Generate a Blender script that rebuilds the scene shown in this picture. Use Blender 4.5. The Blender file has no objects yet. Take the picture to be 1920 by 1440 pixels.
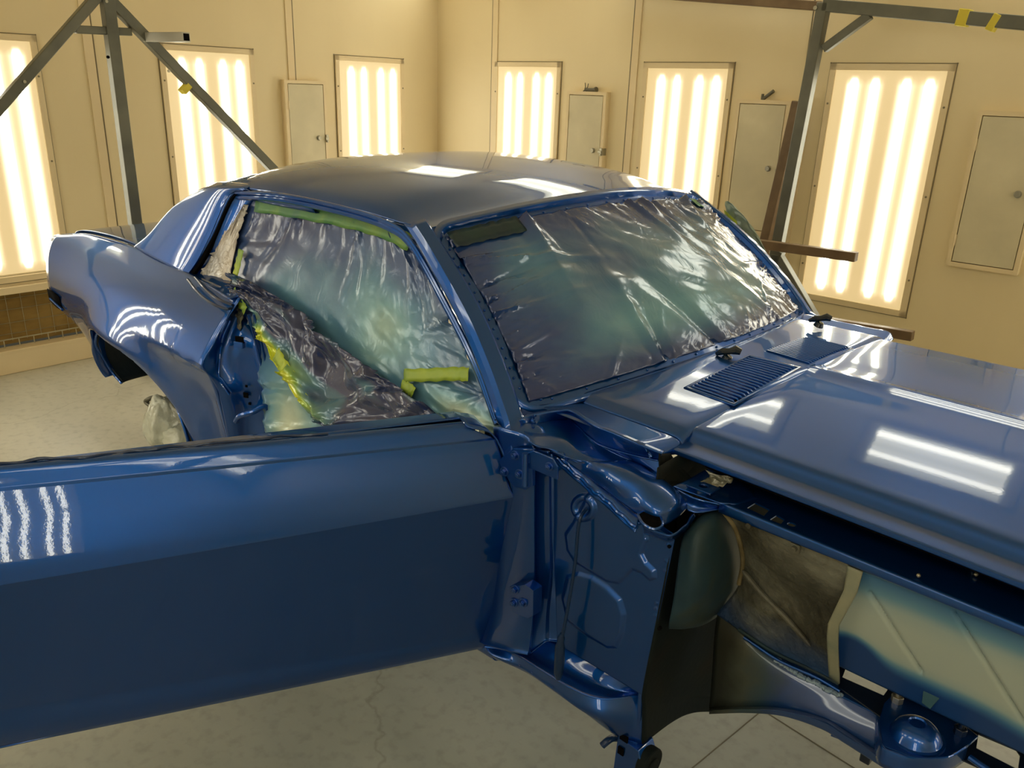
EXPO = 1.33
import bpy, bmesh, math, random
from mathutils import Vector, Matrix, noise
from mathutils.geometry import tessellate_polygon
random.seed(7)
SC = bpy.context.scene
COL = SC.collection
# ------------------------------------------------------------------ camera
FPX = 1521.5
PITCH, YAW, ROLL = 0.34687, 2.33284, 0.034338
CAM = Vector((0.3789, -1.99564, 1.59924))
def cam_axes():
    f = Vector((math.cos(PITCH)*math.cos(YAW), math.cos(PITCH)*math.sin(YAW), -math.sin(PITCH)))
    r = f.cross(Vector((0, 0, 1))).normalized(); u = r.cross(f)
    c, s = math.cos(ROLL), math.sin(ROLL)
    return c*r + s*u, -s*r + c*u, f
CR, CU, CF = cam_axes()
cd = bpy.data.cameras.new('camera'); cam = bpy.data.objects.new('camera', cd); COL.objects.link(cam)
cam.matrix_world = Matrix(((CR.x, CU.x, -CF.x, CAM.x), (CR.y, CU.y, -CF.y, CAM.y), (CR.z, CU.z, -CF.z, CAM.z), (0, 0, 0, 1)))
cd.sensor_fit = 'HORIZONTAL'; cd.sensor_width = 36; cd.lens = 36*FPX/1920; cd.clip_start = 0.02
SC.camera = cam
# measuring helpers: a direction of sight met with a plane x=v / y=v / z=v of the car's own frame (metres)
def sight(px, py): return CR*((px-960)/FPX) + CU*((720-py)/FPX) + CF
def on(px, py, ax, v):
    d = sight(px, py); return CAM + d*((v-CAM[ax])/d[ax])
def X(px, py, v): return on(px, py, 0, v)
def Y(px, py, v): return on(px, py, 1, v)
def Z(px, py, v): return on(px, py, 2, v)
def V(*a): return Vector(a)
# ------------------------------------------------------------------ object helpers
def tag(o, label=None, cat=None, group=None, kind=None):
    if label: o['label'] = label
    if cat: o['category'] = cat
    if group: o['group'] = group
    if kind: o['kind'] = kind
    return o
def empty(name, loc=(0, 0, 0), label=None, cat=None, group=None):
    o = bpy.data.objects.new(name, None); COL.objects.link(o); o.location = loc; o.empty_display_size = .05
    return tag(o, label, cat, group)
def link(name, bm, mat, parent=None, smooth=True, ang=35, bevel=0, solid=0, soff=-1, subd=0):
    me = bpy.data.meshes.new(name)
    bmesh.ops.remove_doubles(bm, verts=bm.verts, dist=1e-6)
    bm.to_mesh(me); bm.free()
    for m in (mat if isinstance(mat, (list, tuple)) else [mat]): me.materials.append(m)
    if smooth:
        me.shade_smooth(); me.set_sharp_from_angle(angle=math.radians(ang))
    o = bpy.data.objects.new(name, me); COL.objects.link(o)
    if parent is not None:
        o.parent = parent; o.location = -Vector(parent.location) if parent.parent is None else (0, 0, 0)
        # meshes are written in car/room metres: cancel the parent's offset
        p = parent; off = Vector((0, 0, 0))
        while p is not None: off += Vector(p.location); p = p.parent
        o.location = -off
    if solid:
        s = o.modifiers.new('s', 'SOLIDIFY'); s.thickness = solid; s.offset = soff; s.use_even_offset = False
    if bevel:
        b = o.modifiers.new('b', 'BEVEL'); b.width = bevel; b.segments = 2; b.limit_method = 'ANGLE'; b.angle_limit = math.radians(40)
        b.harden_normals = False
    if subd:
        b = o.modifiers.new('d', 'SUBSURF'); b.levels = subd; b.render_levels = subd
    return o
def cr(pts, n, sharp=()):
    """Catmull-Rom through pts, n steps per segment, broken at the indices in sharp."""
    out = []
    cuts = [0] + [i for i in sorted(sharp) if 0 < i < len(pts)-1] + [len(pts)-1]
    for a, b in zip(cuts[:-1], cuts[1:]):
        P = pts[a:b+1]
        for i in range(len(P)-1):
            p1, p2 = P[i], P[i+1]
            p0 = P[i-1] if i else p1*2-p2
            p3 = P[i+2] if i+2 < len(P) else p2*2-p1
            for k in range(n):
                t = k/n
                out.append(0.5*((2*p1)+(p2-p0)*t+(2*p0-5*p1+4*p2-p3)*t*t+(3*p1-p0-3*p2+p3)*t**3))
    out.append(pts[-1].copy())
    return out
def gridmesh(rows, bm=None):
    bm = bm or bmesh.new()
    vs = [[bm.verts.new(p) for p in r] for r in rows]
    for i in range(len(rows)-1):
        for j in range(len(rows[0])-1):
            try: bm.faces.new((vs[i][j], vs[i][j+1], vs[i+1][j+1], vs[i+1][j]))
            except ValueError: pass
    return bm
def dense(rows, nu=6, nv=6, su=(), sv=()):
    """rows -> fine grid. nu steps along each row (su: sharp columns), nv between rows (sv: sharp rows)."""
    rows = [[Vector(p) for p in r] for r in rows]
    A = [cr(r, nu, su) for r in rows]
    B = [cr([A[i][j] for i in range(len(A))], nv, sv) for j in range(len(A[0]))]
    return [[B[j][i] for j in range(len(B))] for i in range(len(B[0]))]
def surf(name, rows, mat, parent, nu=6, nv=6, su=(), sv=(), solid=.003, soff=0, ang=32, fn=None, **k):
    G = dense(rows, nu, nv, su, sv)
    if fn:
        m, n = len(G)-1, len(G[0])-1
        H = []
        for i in range(m+1):
            H.append([])
            for j in range(n+1):
                a = G[min(i+1, m)][j]-G[max(i-1, 0)][j]; b = G[i][min(j+1, n)]-G[i][max(j-1, 0)]
                nn = b.cross(a); nn = nn.normalized() if nn.length > 1e-9 else Vector((0, 0, 1))
                H[-1].append(G[i][j]+nn*fn(j/n, i/m, G[i][j]))
        G = H
    return link(name, gridmesh(G), mat, parent, solid=solid, soff=soff, ang=ang, **k)
def box(bm, c, s, rot=None):
    m = Matrix.Translation(Vector(c)) @ (rot.to_4x4() if rot is not None else Matrix.Identity(4)) @ Matrix.Diagonal((s[0], s[1], s[2], 1))
    bmesh.ops.create_cube(bm, size=1, matrix=m); return bm
def frame_to(d, up=Vector((0, 0, 1))):
    z = d.normalized()
    if abs(z.dot(up)) > .99: up = Vector((1, 0, 0))
    x = up.cross(z).normalized(); y = z.cross(x)
    return Matrix((x, y, z)).transposed()
def bar(bm, a, b, w, h, up=Vector((0, 0, 1))):
    a, b = Vector(a), Vector(b); R = frame_to(b-a, up)
    return box(bm, (a+b)/2, (w, h, (b-a).length), R)
def cyl(bm, a, b, r, n=20, r2=None):
    a, b = Vector(a), Vector(b); R = frame_to(b-a)
    m = Matrix.Translation((a+b)/2) @ R.to_4x4()
    bmesh.ops.create_cone(bm, cap_ends=True, segments=n, radius1=r, radius2=r if r2 is None else r2, depth=(b-a).length, matrix=m)
    return bm
def tubepath(bm, pts, r, n=10, caps=True):
    pts = [Vector(p) for p in pts]; rings = []
    up = Vector((.13, .2, .97))
    for i, p in enumerate(pts):
        d = (pts[min(i+1, len(pts)-1)]-pts[max(i-1, 0)]).normalized()
        x = up.cross(d).normalized(); y = d.cross(x)
        rr = r[i] if isinstance(r, (list, tuple)) else r
        rings.append([bm.verts.new(p+(x*math.cos(2*math.pi*k/n)+y*math.sin(2*math.pi*k/n))*rr) for k in range(n)])
    for a, b in zip(rings[:-1], rings[1:]):
        for k in range(n): bm.faces.new((a[k], a[(k+1) % n], b[(k+1) % n], b[k]))
    if caps:
        bm.faces.new(rings[0][::-1]); bm.faces.new(rings[-1])
    return bm
def plate(bm, outer, holes, O, U, W, th):
    """flat sheet with real holes: outer/holes are 2-D loops in the frame O + u*U + w*W, thickness th along U x W"""
    O, U, W = Vector(O), Vector(U), Vector(W); N = U.cross(W).normalized()
    loops = [outer]+list(holes); flat = [Vector((p[0], p[1], 0)) for l in loops for p in l]
    tris = tessellate_polygon([[Vector((p[0], p[1], 0)) for p in l] for l in loops])
    top = [bm.verts.new(O+U*p.x+W*p.y+N*th) for p in flat]; bot = [bm.verts.new(O+U*p.x+W*p.y) for p in flat]
    for t in tris:
        try: bm.faces.new([top[i] for i in t]); bm.faces.new([bot[i] for i in reversed(t)])
        except ValueError: pass
    k = 0
    for l in loops:
        n = len(l)
        for i in range(n):
            a, b = k+i, k+(i+1) % n
            bm.faces.new((bot[a], bot[b], top[b], top[a]))
        k += n
    bmesh.ops.recalc_face_normals(bm, faces=bm.faces)
    return bm
def circ(cx, cy, r, n=20, ry=None): return [(cx+r*math.cos(2*math.pi*k/n), cy+(ry or r)*math.sin(2*math.pi*k/n)) for k in range(n)]
def rect(x0, y0, x1, y1, r=0, n=4):
    if not r: return [(x0, y0), (x1, y0), (x1, y1), (x0, y1)]
    o = []
    for cx, cy, a in ((x1-r, y0+r, -90), (x1-r, y1-r, 0), (x0+r, y1-r, 90), (x0+r, y0+r, 180)):
        for k in range(n+1):
            t = math.radians(a+90*k/n); o.append((cx+r*math.cos(t), cy+r*math.sin(t)))
    return o
def bolt(name, p, n, r, mat, parent, label=None):
    bm = bmesh.new(); p = Vector(p); n = Vector(n).normalized()
    cyl(bm, p-n*.001, p+n*.002, r*1.5, 18); cyl(bm, p+n*.002, p+n*(.002+r*.9), r, 6); cyl(bm, p+n*(.002+r*.9), p+n*(.002+r*1.2), r*.5, 10)
    o = link(name, bm, mat, parent, ang=30, bevel=.0006)
    if label: o['label'] = label
    return o
# ------------------------------------------------------------------ materials
def mat(name):
    m = bpy.data.materials.new(name); m.use_nodes = True
    return m, m.node_tree.nodes, m.node_tree.links, m.node_tree.nodes['Principled BSDF']
def noisebump(N, L, b, scale, strength, dist=.002, detail=4, coord='Object', stretch=None, link_to='Normal'):
    tc = N.new('ShaderNodeTexCoord'); n = N.new('ShaderNodeTexNoise'); n.inputs['Scale'].default_value = scale; n.inputs['Detail'].default_value = detail
    src = tc.outputs[coord]
    if stretch:
        mp = N.new('ShaderNodeMapping'); mp.inputs['Scale'].default_value = stretch; L.new(src, mp.inputs[0]); src = mp.outputs[0]
    L.new(src, n.inputs['Vector'])
    bp = N.new('ShaderNodeBump'); bp.inputs['Strength'].default_value = strength; bp.inputs['Distance'].default_value = dist
    L.new(n.outputs['Fac'], bp.inputs['Height']); L.new(bp.outputs[0], b.inputs[link_to]); return n, bp
def ramp(N, stops):
    r = N.new('ShaderNodeValToRGB'); e = r.color_ramp.elements
    while len(e) < len(stops): e.new(0.5)
    for k, (p, c) in enumerate(stops): e[k].position = p; e[k].color = (*c, 1) if len(c) == 3 else c
    return r
def simple(name, col, rough=.5, metal=0, coat=0, bump=None, spec=.5):
    m, N, L, b = mat(name)
    b.inputs['Base Color'].default_value = (*col, 1); b.inputs['Roughness'].default_value = rough; b.inputs['Metallic'].default_value = metal
    b.inputs['Coat Weight'].default_value = coat; b.inputs['Coat Roughness'].default_value = .04; b.inputs['Specular IOR Level'].default_value = spec
    if bump: noisebump(N, L, b, *bump)
    return m
def make_paint(name, base, rough=.38, metal=.75):
    m, N, L, b = mat(name)
    b.inputs['Base Color'].default_value = (*base, 1); b.inputs['Metallic'].default_value = metal; b.inputs['Roughness'].default_value = rough
    b.inputs['Coat Weight'].default_value = 1; b.inputs['Coat Roughness'].default_value = .012; b.inputs['Coat IOR'].default_value = 1.56; b.inputs['Coat Tint'].default_value = (.56, .74, .92, 1)
    noisebump(N, L, b, 160, .02, .001, 2, link_to='Coat Normal')     # orange peel in the clear coat
    return m
PAINT = make_paint('blue_metallic_paint', (.0085, .115, .43), .42, .92)
def mottled(name, stops, scale, rough=.6, detail=5, bump=None, metal=0, distort=0, coat=0, coord='Object', stretch=None, spec=.5):
    m, N, L, b = mat(name)
    tc = N.new('ShaderNodeTexCoord'); n = N.new('ShaderNodeTexNoise'); n.inputs['Scale'].default_value = scale; n.inputs['Detail'].default_value = detail
    n.inputs['Distortion'].default_value = distort
    src = tc.outputs[coord]
    if stretch:
        mp = N.new('ShaderNodeMapping'); mp.inputs['Scale'].default_value = stretch; L.new(src, mp.inputs[0]); src = mp.outputs[0]
    L.new(src, n.inputs['Vector']); r = ramp(N, stops); L.new(n.outputs['Fac'], r.inputs[0]); L.new(r.outputs[0], b.inputs['Base Color'])
    b.inputs['Roughness'].default_value = rough; b.inputs['Metallic'].default_value = metal; b.inputs['Coat Weight'].default_value = coat; b.inputs['Specular IOR Level'].default_value = spec
    if bump: noisebump(N, L, b, *bump)
    return m
WALL = mottled('cream_wall_paint', [(.3, (.69, .58, .36)), (.7, (.75, .64, .41))], 1.2, .55, bump=(60, .08, .002, 4), stretch=(1, 1, .25))
TRIM = mottled('cream_trim_paint', [(.3, (.68, .56, .35)), (.7, (.74, .61, .39))], 3, .45)
SEAM = simple('dark_joint', (.20, .17, .11), .7)
CABDOOR = mottled('dusty_grey_cream_steel', [(.3, (.54, .49, .34)), (.6, (.62, .56, .39)), (.75, (.68, .62, .44))], 4, .5, bump=(80, .05, .001, 3))
STEEL = mottled('dull_steel_tube', [(.3, (.09, .092, .075)), (.65, (.14, .14, .11))], 6, .42, metal=.3, bump=(90, .05, .001, 3))
GALV = simple('zinc_fitting', (.35, .33, .26), .35, .8)
BROWN = mottled('brown_painted_tube', [(.3, (.11, .065, .03)), (.7, (.17, .11, .055))], 9, .5)
BLACK = simple('black_void', (.003, .003, .004), .9, spec=.05)
RUBBER = simple('dark_masking_tape', (.006, .026, .090), .32, 0, .2, None, .3)
def floor_mat():
    m, N, L, b = mat('sealed_concrete')
    tc = N.new('ShaderNodeTexCoord')
    n1 = N.new('ShaderNodeTexNoise'); n1.inputs['Scale'].default_value = 1.1; n1.inputs['Detail'].default_value = 8; n1.inputs['Roughness'].default_value = .62
    n2 = N.new('ShaderNodeTexNoise'); n2.inputs['Scale'].default_value = 26; n2.inputs['Detail'].default_value = 5
    mp = N.new('ShaderNodeMapping'); mp.inputs['Scale'].default_value = (.55, 1.6, 1); L.new(tc.outputs['Object'], mp.inputs[0])
    L.new(mp.outputs[0], n1.inputs[0]); L.new(tc.outputs['Object'], n2.inputs[0])
    r = ramp(N, [(.3, (.34, .345, .32)), (.5, (.42, .425, .39)), (.7, (.51, .505, .45))]); L.new(n1.outputs['Fac'], r.inputs[0])
    r2 = ramp(N, [(.28, (.82, .82, .82)), (.5, (1, 1, 1)), (.74, (1.0, 1.0, 1.0)), (.82, (1.25, 1.25, 1.22))]); L.new(n2.outputs['Fac'], r2.inputs[0])
    mx = N.new('ShaderNodeMix'); mx.data_type = 'RGBA'; mx.blend_type = 'MULTIPLY'; mx.inputs['Factor'].default_value = 1
    L.new(r.outputs[0], mx.inputs[6]); L.new(r2.outputs[0], mx.inputs[7])
    # hairline cracks
    vo = N.new('ShaderNodeTexVoronoi'); vo.feature = 'DISTANCE_TO_EDGE'; vo.inputs['Scale'].default_value = .55
    n3 = N.new('ShaderNodeTexNoise'); n3.inputs['Scale'].default_value = 3.5; n3.inputs['Detail'].default_value = 6; L.new(tc.outputs['Object'], n3.inputs[0])
    ad = N.new('ShaderNodeMix'); ad.data_type = 'RGBA'; ad.blend_type = 'ADD'; ad.inputs['Factor'].default_value = .35
    L.new(tc.outputs['Object'], ad.inputs[6]); L.new(n3.outputs['Color'], ad.inputs[7]); L.new(ad.outputs[2], vo.inputs['Vector'])
    r3 = ramp(N, [(0, (.62, .6, .55)), (.003, (1, 1, 1))]); L.new(vo.outputs['Distance'], r3.inputs[0])
    m2 = N.new('ShaderNodeMix'); m2.data_type = 'RGBA'; m2.blend_type = 'MULTIPLY'; m2.inputs['Factor'].default_value = .6
    L.new(mx.outputs[2], m2.inputs[6]); L.new(r3.outputs[0], m2.inputs[7]); # shade and cooler light by the car's front, painted into the floor colour
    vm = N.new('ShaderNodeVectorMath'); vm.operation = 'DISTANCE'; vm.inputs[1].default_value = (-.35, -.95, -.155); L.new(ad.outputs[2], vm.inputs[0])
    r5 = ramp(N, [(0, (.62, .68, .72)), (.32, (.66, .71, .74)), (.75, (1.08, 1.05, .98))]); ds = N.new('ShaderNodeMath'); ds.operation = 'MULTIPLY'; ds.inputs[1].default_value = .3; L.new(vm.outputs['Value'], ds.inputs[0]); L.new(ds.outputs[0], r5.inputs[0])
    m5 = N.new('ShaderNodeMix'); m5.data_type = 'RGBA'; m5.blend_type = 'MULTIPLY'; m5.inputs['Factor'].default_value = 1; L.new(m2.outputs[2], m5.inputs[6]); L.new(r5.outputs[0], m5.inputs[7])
    L.new(m5.outputs[2], b.inputs['Base Color'])
    r4 = ramp(N, [(.3, (.3, .3, .3)), (.7, (.55, .55, .55))]); L.new(n1.outputs['Fac'], r4.inputs[0]); L.new(r4.outputs[0], b.inputs['Roughness'])
    bp = N.new('ShaderNodeBump'); bp.inputs['Strength'].default_value = .1; bp.inputs['Distance'].default_value = .002; L.new(n2.outputs['Fac'], bp.inputs['Height']); L.new(bp.outputs[0], b.inputs['Normal'])
    return m
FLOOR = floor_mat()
def lamp_mat(name, w, h, k, two=False):
    """prismatic diffuser in front of four fluorescent tubes (object space: x across the tubes, z along them)"""
    m, N, L, b = mat(name)
    tc = N.new('ShaderNodeTexCoord'); sp = N.new('ShaderNodeSeparateXYZ'); L.new(tc.outputs['Object'], sp.inputs[0])
    def mr(o, a, c):
        q = N.new('ShaderNodeMapRange'); q.inputs['From Min'].default_value = a; q.inputs['From Max'].default_value = c; L.new(o, q.inputs['Value']); return q.outputs[0]
    u = mr(sp.outputs[0], -w/2, w/2); v = mr(sp.outputs[2], -h/2, h/2)
    stops = []
    if two: stops = [(0, .1), (.14, .66), (.22, 1), (.27, 1), (.36, .74), (.5, .70), (.64, .74), (.73, 1), (.78, 1), (.86, .66), (1, .6)]
    else: stops = [(0, .0), (.09, .03), (.14, .45), (.175, 1), (.205, 1), (.25, .36), (.29, .22), (.335, .36), (.375, 1), (.405, 1), (.445, .35), (.50, .02), (.555, .02), (.615, .40), (.655, 1), (.685, 1), (.725, .36), (.77, .24), (.815, .38), (.855, 1), (.885, 1), (.925, .4), (.975, .04), (1, .0)]
    for i in range(1, len(stops)):
        if stops[i][0] <= stops[i-1][0]: stops[i] = (stops[i-1][0]+.001, stops[i][1])
    r = ramp(N, [(p, (c, c, c)) for p, c in stops]); r.color_ramp.interpolation = 'EASE'; L.new(u, r.inputs[0])
    r2 = ramp(N, [(0, (0, 0, 0)), (.012, (0, 0, 0)), (.06, (1, 1, 1)), (.94, (1, 1, 1)), (.988, (0, 0, 0)), (1, (0, 0, 0))]); L.new(v, r2.inputs[0])
    mu = N.new('ShaderNodeMath'); mu.operation = 'MULTIPLY'; L.new(r.outputs[0], mu.inputs[0]); L.new(r2.outputs[0], mu.inputs[1])
    col = ramp(N, [(0, (.150/3, .108/3, .048/3)), (.15, (.17/3, .12/3, .057/3)), (.32, (.23/3, .185/3, .10/3)), (.6, (.65/3, .60/3, .40/3)), (1, (1, .96, .79))]); L.new(mu.outputs[0], col.inputs[0])
    L.new(col.outputs[0], b.inputs['Emission Color']); b.inputs['Emission Strength'].default_value = 5.2*k
    b.inputs['Base Color'].default_value = (.35, .33, .28, 1); b.inputs['Roughness'].default_value = .35
    return m
# ================================================================== ROOM (car frame turned 2 degrees against it)
PHI = .035
NL = Vector((math.cos(PHI), math.sin(PHI), 0)); NR = Vector((-math.sin(PHI), math.cos(PHI), 0)); UP = Vector((0, 0, 1))
ZF = -.155; UL, VR, UF, VN = -5.2, 3.0815, 3.1, -3.15; ZH, ZC = 2.36, 2.95; HIP = .59
def W(u, v, z): return NL*u + NR*v + UP*z
ROT = Matrix((NL, NR, UP)).transposed()
def slab(name, pts, mat_, th=.04, kind='structure'):
    """polygon of room points, thickened away from the room (points counter-clockwise seen from inside)"""
    bm = bmesh.new(); vs = [bm.verts.new(p) for p in pts]; bm.faces.new(vs)
    o = link(name, bm, mat_, smooth=False); s = o.modifiers.new('s', 'SOLIDIFY'); s.thickness = th; s.offset = -1
    o['kind'] = kind; return o
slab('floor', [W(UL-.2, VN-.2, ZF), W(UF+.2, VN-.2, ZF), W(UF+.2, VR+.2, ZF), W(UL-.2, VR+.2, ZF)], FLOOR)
slab('wall_right', [W(UL, VR, ZF), W(UF, VR, ZF), W(UF, VR, ZH), W(UL, VR, ZH)], WALL)
slab('wall_near', [W(UF, VN, ZF), W(UL, VN, ZF), W(UL, VN, ZH), W(UF, VN, ZH)], WALL)
slab('wall_front', [W(UF, VR, ZF), W(UF, VN, ZF), W(UF, VN, ZC), W(UF, VR, ZC)], WALL)
# the rear wall has a low filter opening to the left of the frame: built from three pieces
FV0, FV1, FZ0, FZ1 = -3.0, 1.0, .0, .345
slab('wall_left', [W(UL, VN, FZ1), W(UL, VR, FZ1), W(UL, VR, ZC), W(UL, VN, ZC)], WALL)
slab('wall_left_lower', [W(UL, FV1, ZF), W(UL, VR, ZF), W(UL, VR, FZ1), W(UL, FV1, FZ1)], WALL)
bm = bmesh.new(); box(bm, W(UL-.03, (FV0+FV1)/2, (ZF-.03)/2), (.16, FV1-FV0, -.03-ZF), ROT)
box(bm, W(UL+.0, (FV0+FV1)/2, -.03+.012), (.10, FV1-FV0, .024), ROT)
o = link('baseboard_left', bm, TRIM, bevel=.004); o['kind'] = 'structure'
bm = bmesh.new(); box(bm, W(UL+.012, (FV0+FV1)/2, FZ1+.012), (.05, FV1-FV0, .045), ROT); box(bm, W(UL+.004, (FV0+FV1)/2, FZ1+.10), (.012, FV1-FV0, .012), ROT)
o = link('trim_1', bm, TRIM, bevel=.003); o['kind'] = 'structure'
hips = []
for k, (v0, v1, a, b) in enumerate(((VR, VR-HIP, 1, 0), (VN, VN+HIP, 0, 1))):
    p = [W(UL, v0, ZH), W(UF, v0, ZH), W(UF, v1, ZC), W(UL, v1, ZC)]
    if k: p = p[::-1]
    slab('ceiling_slope_right' if k == 0 else 'ceiling_slope_near', p, WALL)
slab('ceiling', [W(UL, VN+HIP, ZC), W(UL, VR-HIP, ZC), W(UF, VR-HIP, ZC), W(UF, VN+HIP, ZC)], WALL)
# panel joints and corner trims
def seam(n, bm_fn, m=SEAM):
    bm = bmesh.new(); bm_fn(bm); o = link('trim_%d' % n, bm, m); o['kind'] = 'structure'
k = 2
for u in (-4.555, -3.205, -1.93, -.42, .9, 2.2):
    seam(k, lambda bm: (box(bm, W(u, VR-.001, (ZF+ZH)/2), (.006, .006, ZH-ZF), ROT))); k += 1
    seam(k, lambda bm: (box(bm, W(u+.035, VR-.003, (ZF+ZH)/2), (.055, .010, ZH-ZF), ROT)), TRIM); k += 1
for v in (.235, 1.66, -1.2):
    seam(k, lambda bm: box(bm, W(UL+.001, v, (FZ1+.1+ZC)/2), (.006, .006, ZC-FZ1-.1), ROT)); k += 1
    seam(k, lambda bm: box(bm, W(UL+.003, v-.035, (FZ1+.1+ZC)/2), (.010, .055, ZC-FZ1-.1), ROT), TRIM); k += 1
# saw cuts in the slab under the front of the car
for a, b in (((1262, 1470), (1425, 1335)), ((1440, 1338), (1680, 1490))):
    A, B = Z(*a, ZF), Z(*b, ZF)
    seam(k, lambda bm: bar(bm, V(A.x, A.y, ZF), V(B.x, B.y, ZF), .003, .003), simple('dark_saw_cut', (.15, .14, .11), .8)); k += 1
# exhaust filter recess
ex = empty('exhaust_filter', W(UL-.1, (FV0+FV1)/2, .0), 'brown paper exhaust filter behind a wire grid in the low opening of the rear wall', 'filter')
FILT = mottled('amber_filter_paper', [(.3, (.20, .12, .025)), (.6, (.30, .19, .05)), (.8, (.22, .14, .04))], 5, .85, stretch=(1, 1, 3))
bm = bmesh.new(); box(bm, W(UL-.16, (FV0+FV1)/2, .17), (.02, FV1-FV0, .38), ROT); link('filter_pad', bm, FILT, ex)
bm = bmesh.new(); box(bm, W(UL-.10, (FV0+FV1)/2, .325), (.10, FV1-FV0, .02), ROT); box(bm, W(UL-.10, (FV0+FV1)/2, .355), (.12, FV1-FV0, .02), ROT)
link('header_frame', bm, CABDOOR, ex)
bm = bmesh.new()
for z in (.045,): cyl(bm, W(UL-.02, FV0, z), W(UL-.02, FV1, z), .0045, 8)
v = FV0
while v < FV1: cyl(bm, W(UL-.02, v, -.01), W(UL-.02, v, .045), .003, 6); v += .085
for z in (.045, .115, .20, .27): cyl(bm, W(UL-.145, FV0, z), W(UL-.145, FV1, z), .0018, 5)
v = FV0
while v < FV1: cyl(bm, W(UL-.145, v, 0), W(UL-.145, v, .33), .0018, 5); v += .085
link('wire_grid', bm, simple('galvanised_wire', (.42, .38, .26), .45, .5), ex)
# ------------------------------------------------------------------ light fixtures
LM = lamp_mat('lit_diffuser', .615, 1.34, 1.0)
def wall_light(c, right, out, label, w=.615, h=1.34, lm=LM, group='fluorescent wall lights', name='wall_light', cat='light', up=UP):
    """c centre on the wall, right/out unit vectors, h along 'up'"""
    right, out, up = Vector(right), Vector(out), Vector(up)
    t = empty(name, c, label, cat, group)
    R = Matrix((right, out, up)).transposed()
    def P(x, y, z): return Vector(c) + right*x + out*y + up*z
    bm = bmesh.new(); fw = .035
    for s in (-1, 1):
        box(bm, P(s*(w/2+fw/2), .005, 0), (fw, .018, h+2*fw), R); box(bm, P(0, .005, s*(h/2+fw/2)), (w+2*fw, .018, fw), R)
    link('frame', bm, TRIM, t, bevel=.003)
    bm = bmesh.new(); g = .004
    for s in (-1, 1):
        box(bm, P(s*(w/2+fw+.004), .0015, 0), (g, .005, h+2*fw+.016), R); box(bm, P(0, .0015, s*(h/2+fw+.004)), (w+2*fw+.016, .005, g), R)
    for s in (-1, 1):
        for q in (-.36, 0, .36): cyl(bm, P(s*(w/2+fw/2), .012, q*h), P(s*(w/2+fw/2), .017, q*h), .006, 8)
    link('gasket', bm, SEAM, t)
    bm = bmesh.new(); bmesh.ops.create_cube(bm, size=1, matrix=Matrix.Diagonal((w, .006, h, 1)))
    me = bpy.data.meshes.new('diffuser'); bm.to_mesh(me); bm.free(); me.materials.append(lm)
    d = bpy.data.objects.new('diffuser', me); COL.objects.link(d); d.parent = t; d.matrix_parent_inverse = Matrix.Identity(4)
    d.matrix_local = Matrix.Translation(right*0 + out*.003) @ R.to_4x4()
    return t
zc = (1.805+.425)/2 - .01
for v, lb in ((-.435, 'lit wall light at the left edge of the view, low end above the brown filter'), (.975, 'lit wall light behind the A-frame rack leg'), (2.355, 'lit wall light on the rear wall just left of the room corner'), (-1.9, 'lit wall light outside the view on the rear wall')):
    wall_light(W(UL, v, zc), NR, NL, lb)
for u, lb in ((-4.17, 'lit wall light just right of the room corner'), (-2.745, 'lit wall light between the two latched cabinets, behind the windshield pillar'), (-1.43, 'large lit wall light behind the cantilever rack, nearest on the right wall'), (-.1, 'lit wall light beyond the right edge on the right wall'), (1.25, 'lit wall light toward the front on the right wall')):
    wall_light(W(u, VR, zc), NL, -NR, lb)
for u in (-3.9, -2.6, .80):
    wall_light(W(u, VN, zc), -NL, NR, 'lit wall light on the wall behind the viewer', group='lights behind the viewer')
for v in (.5, 1.9):
    wall_light(W(UF, v, zc), NR, -NL, 'lit wall light on the wall in front of the car', group='lights on the front wall')
LH = lamp_mat('lit_ceiling_diffuser', .62, .86, .5, True)
for s, v0 in ((1, VR), (-1, VN)):
    out = (-NR*s - UP).normalized(); across = (-NR*s + UP).normalized()
    for u in ((-4.85, -3.5, -2.15, -.72, .7, 2.1) if s > 0 else (-3.6, -2.2, -.75, .55, 1.5, 2.5)):
        wall_light(W(u, v0-s*HIP/2, (ZH+ZC)/2), across, out, 'lit fixture in the sloping edge of the ceiling', w=.62, h=.86, lm=LH, group='ceiling edge lights', name='ceiling_light', up=NL)
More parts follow.
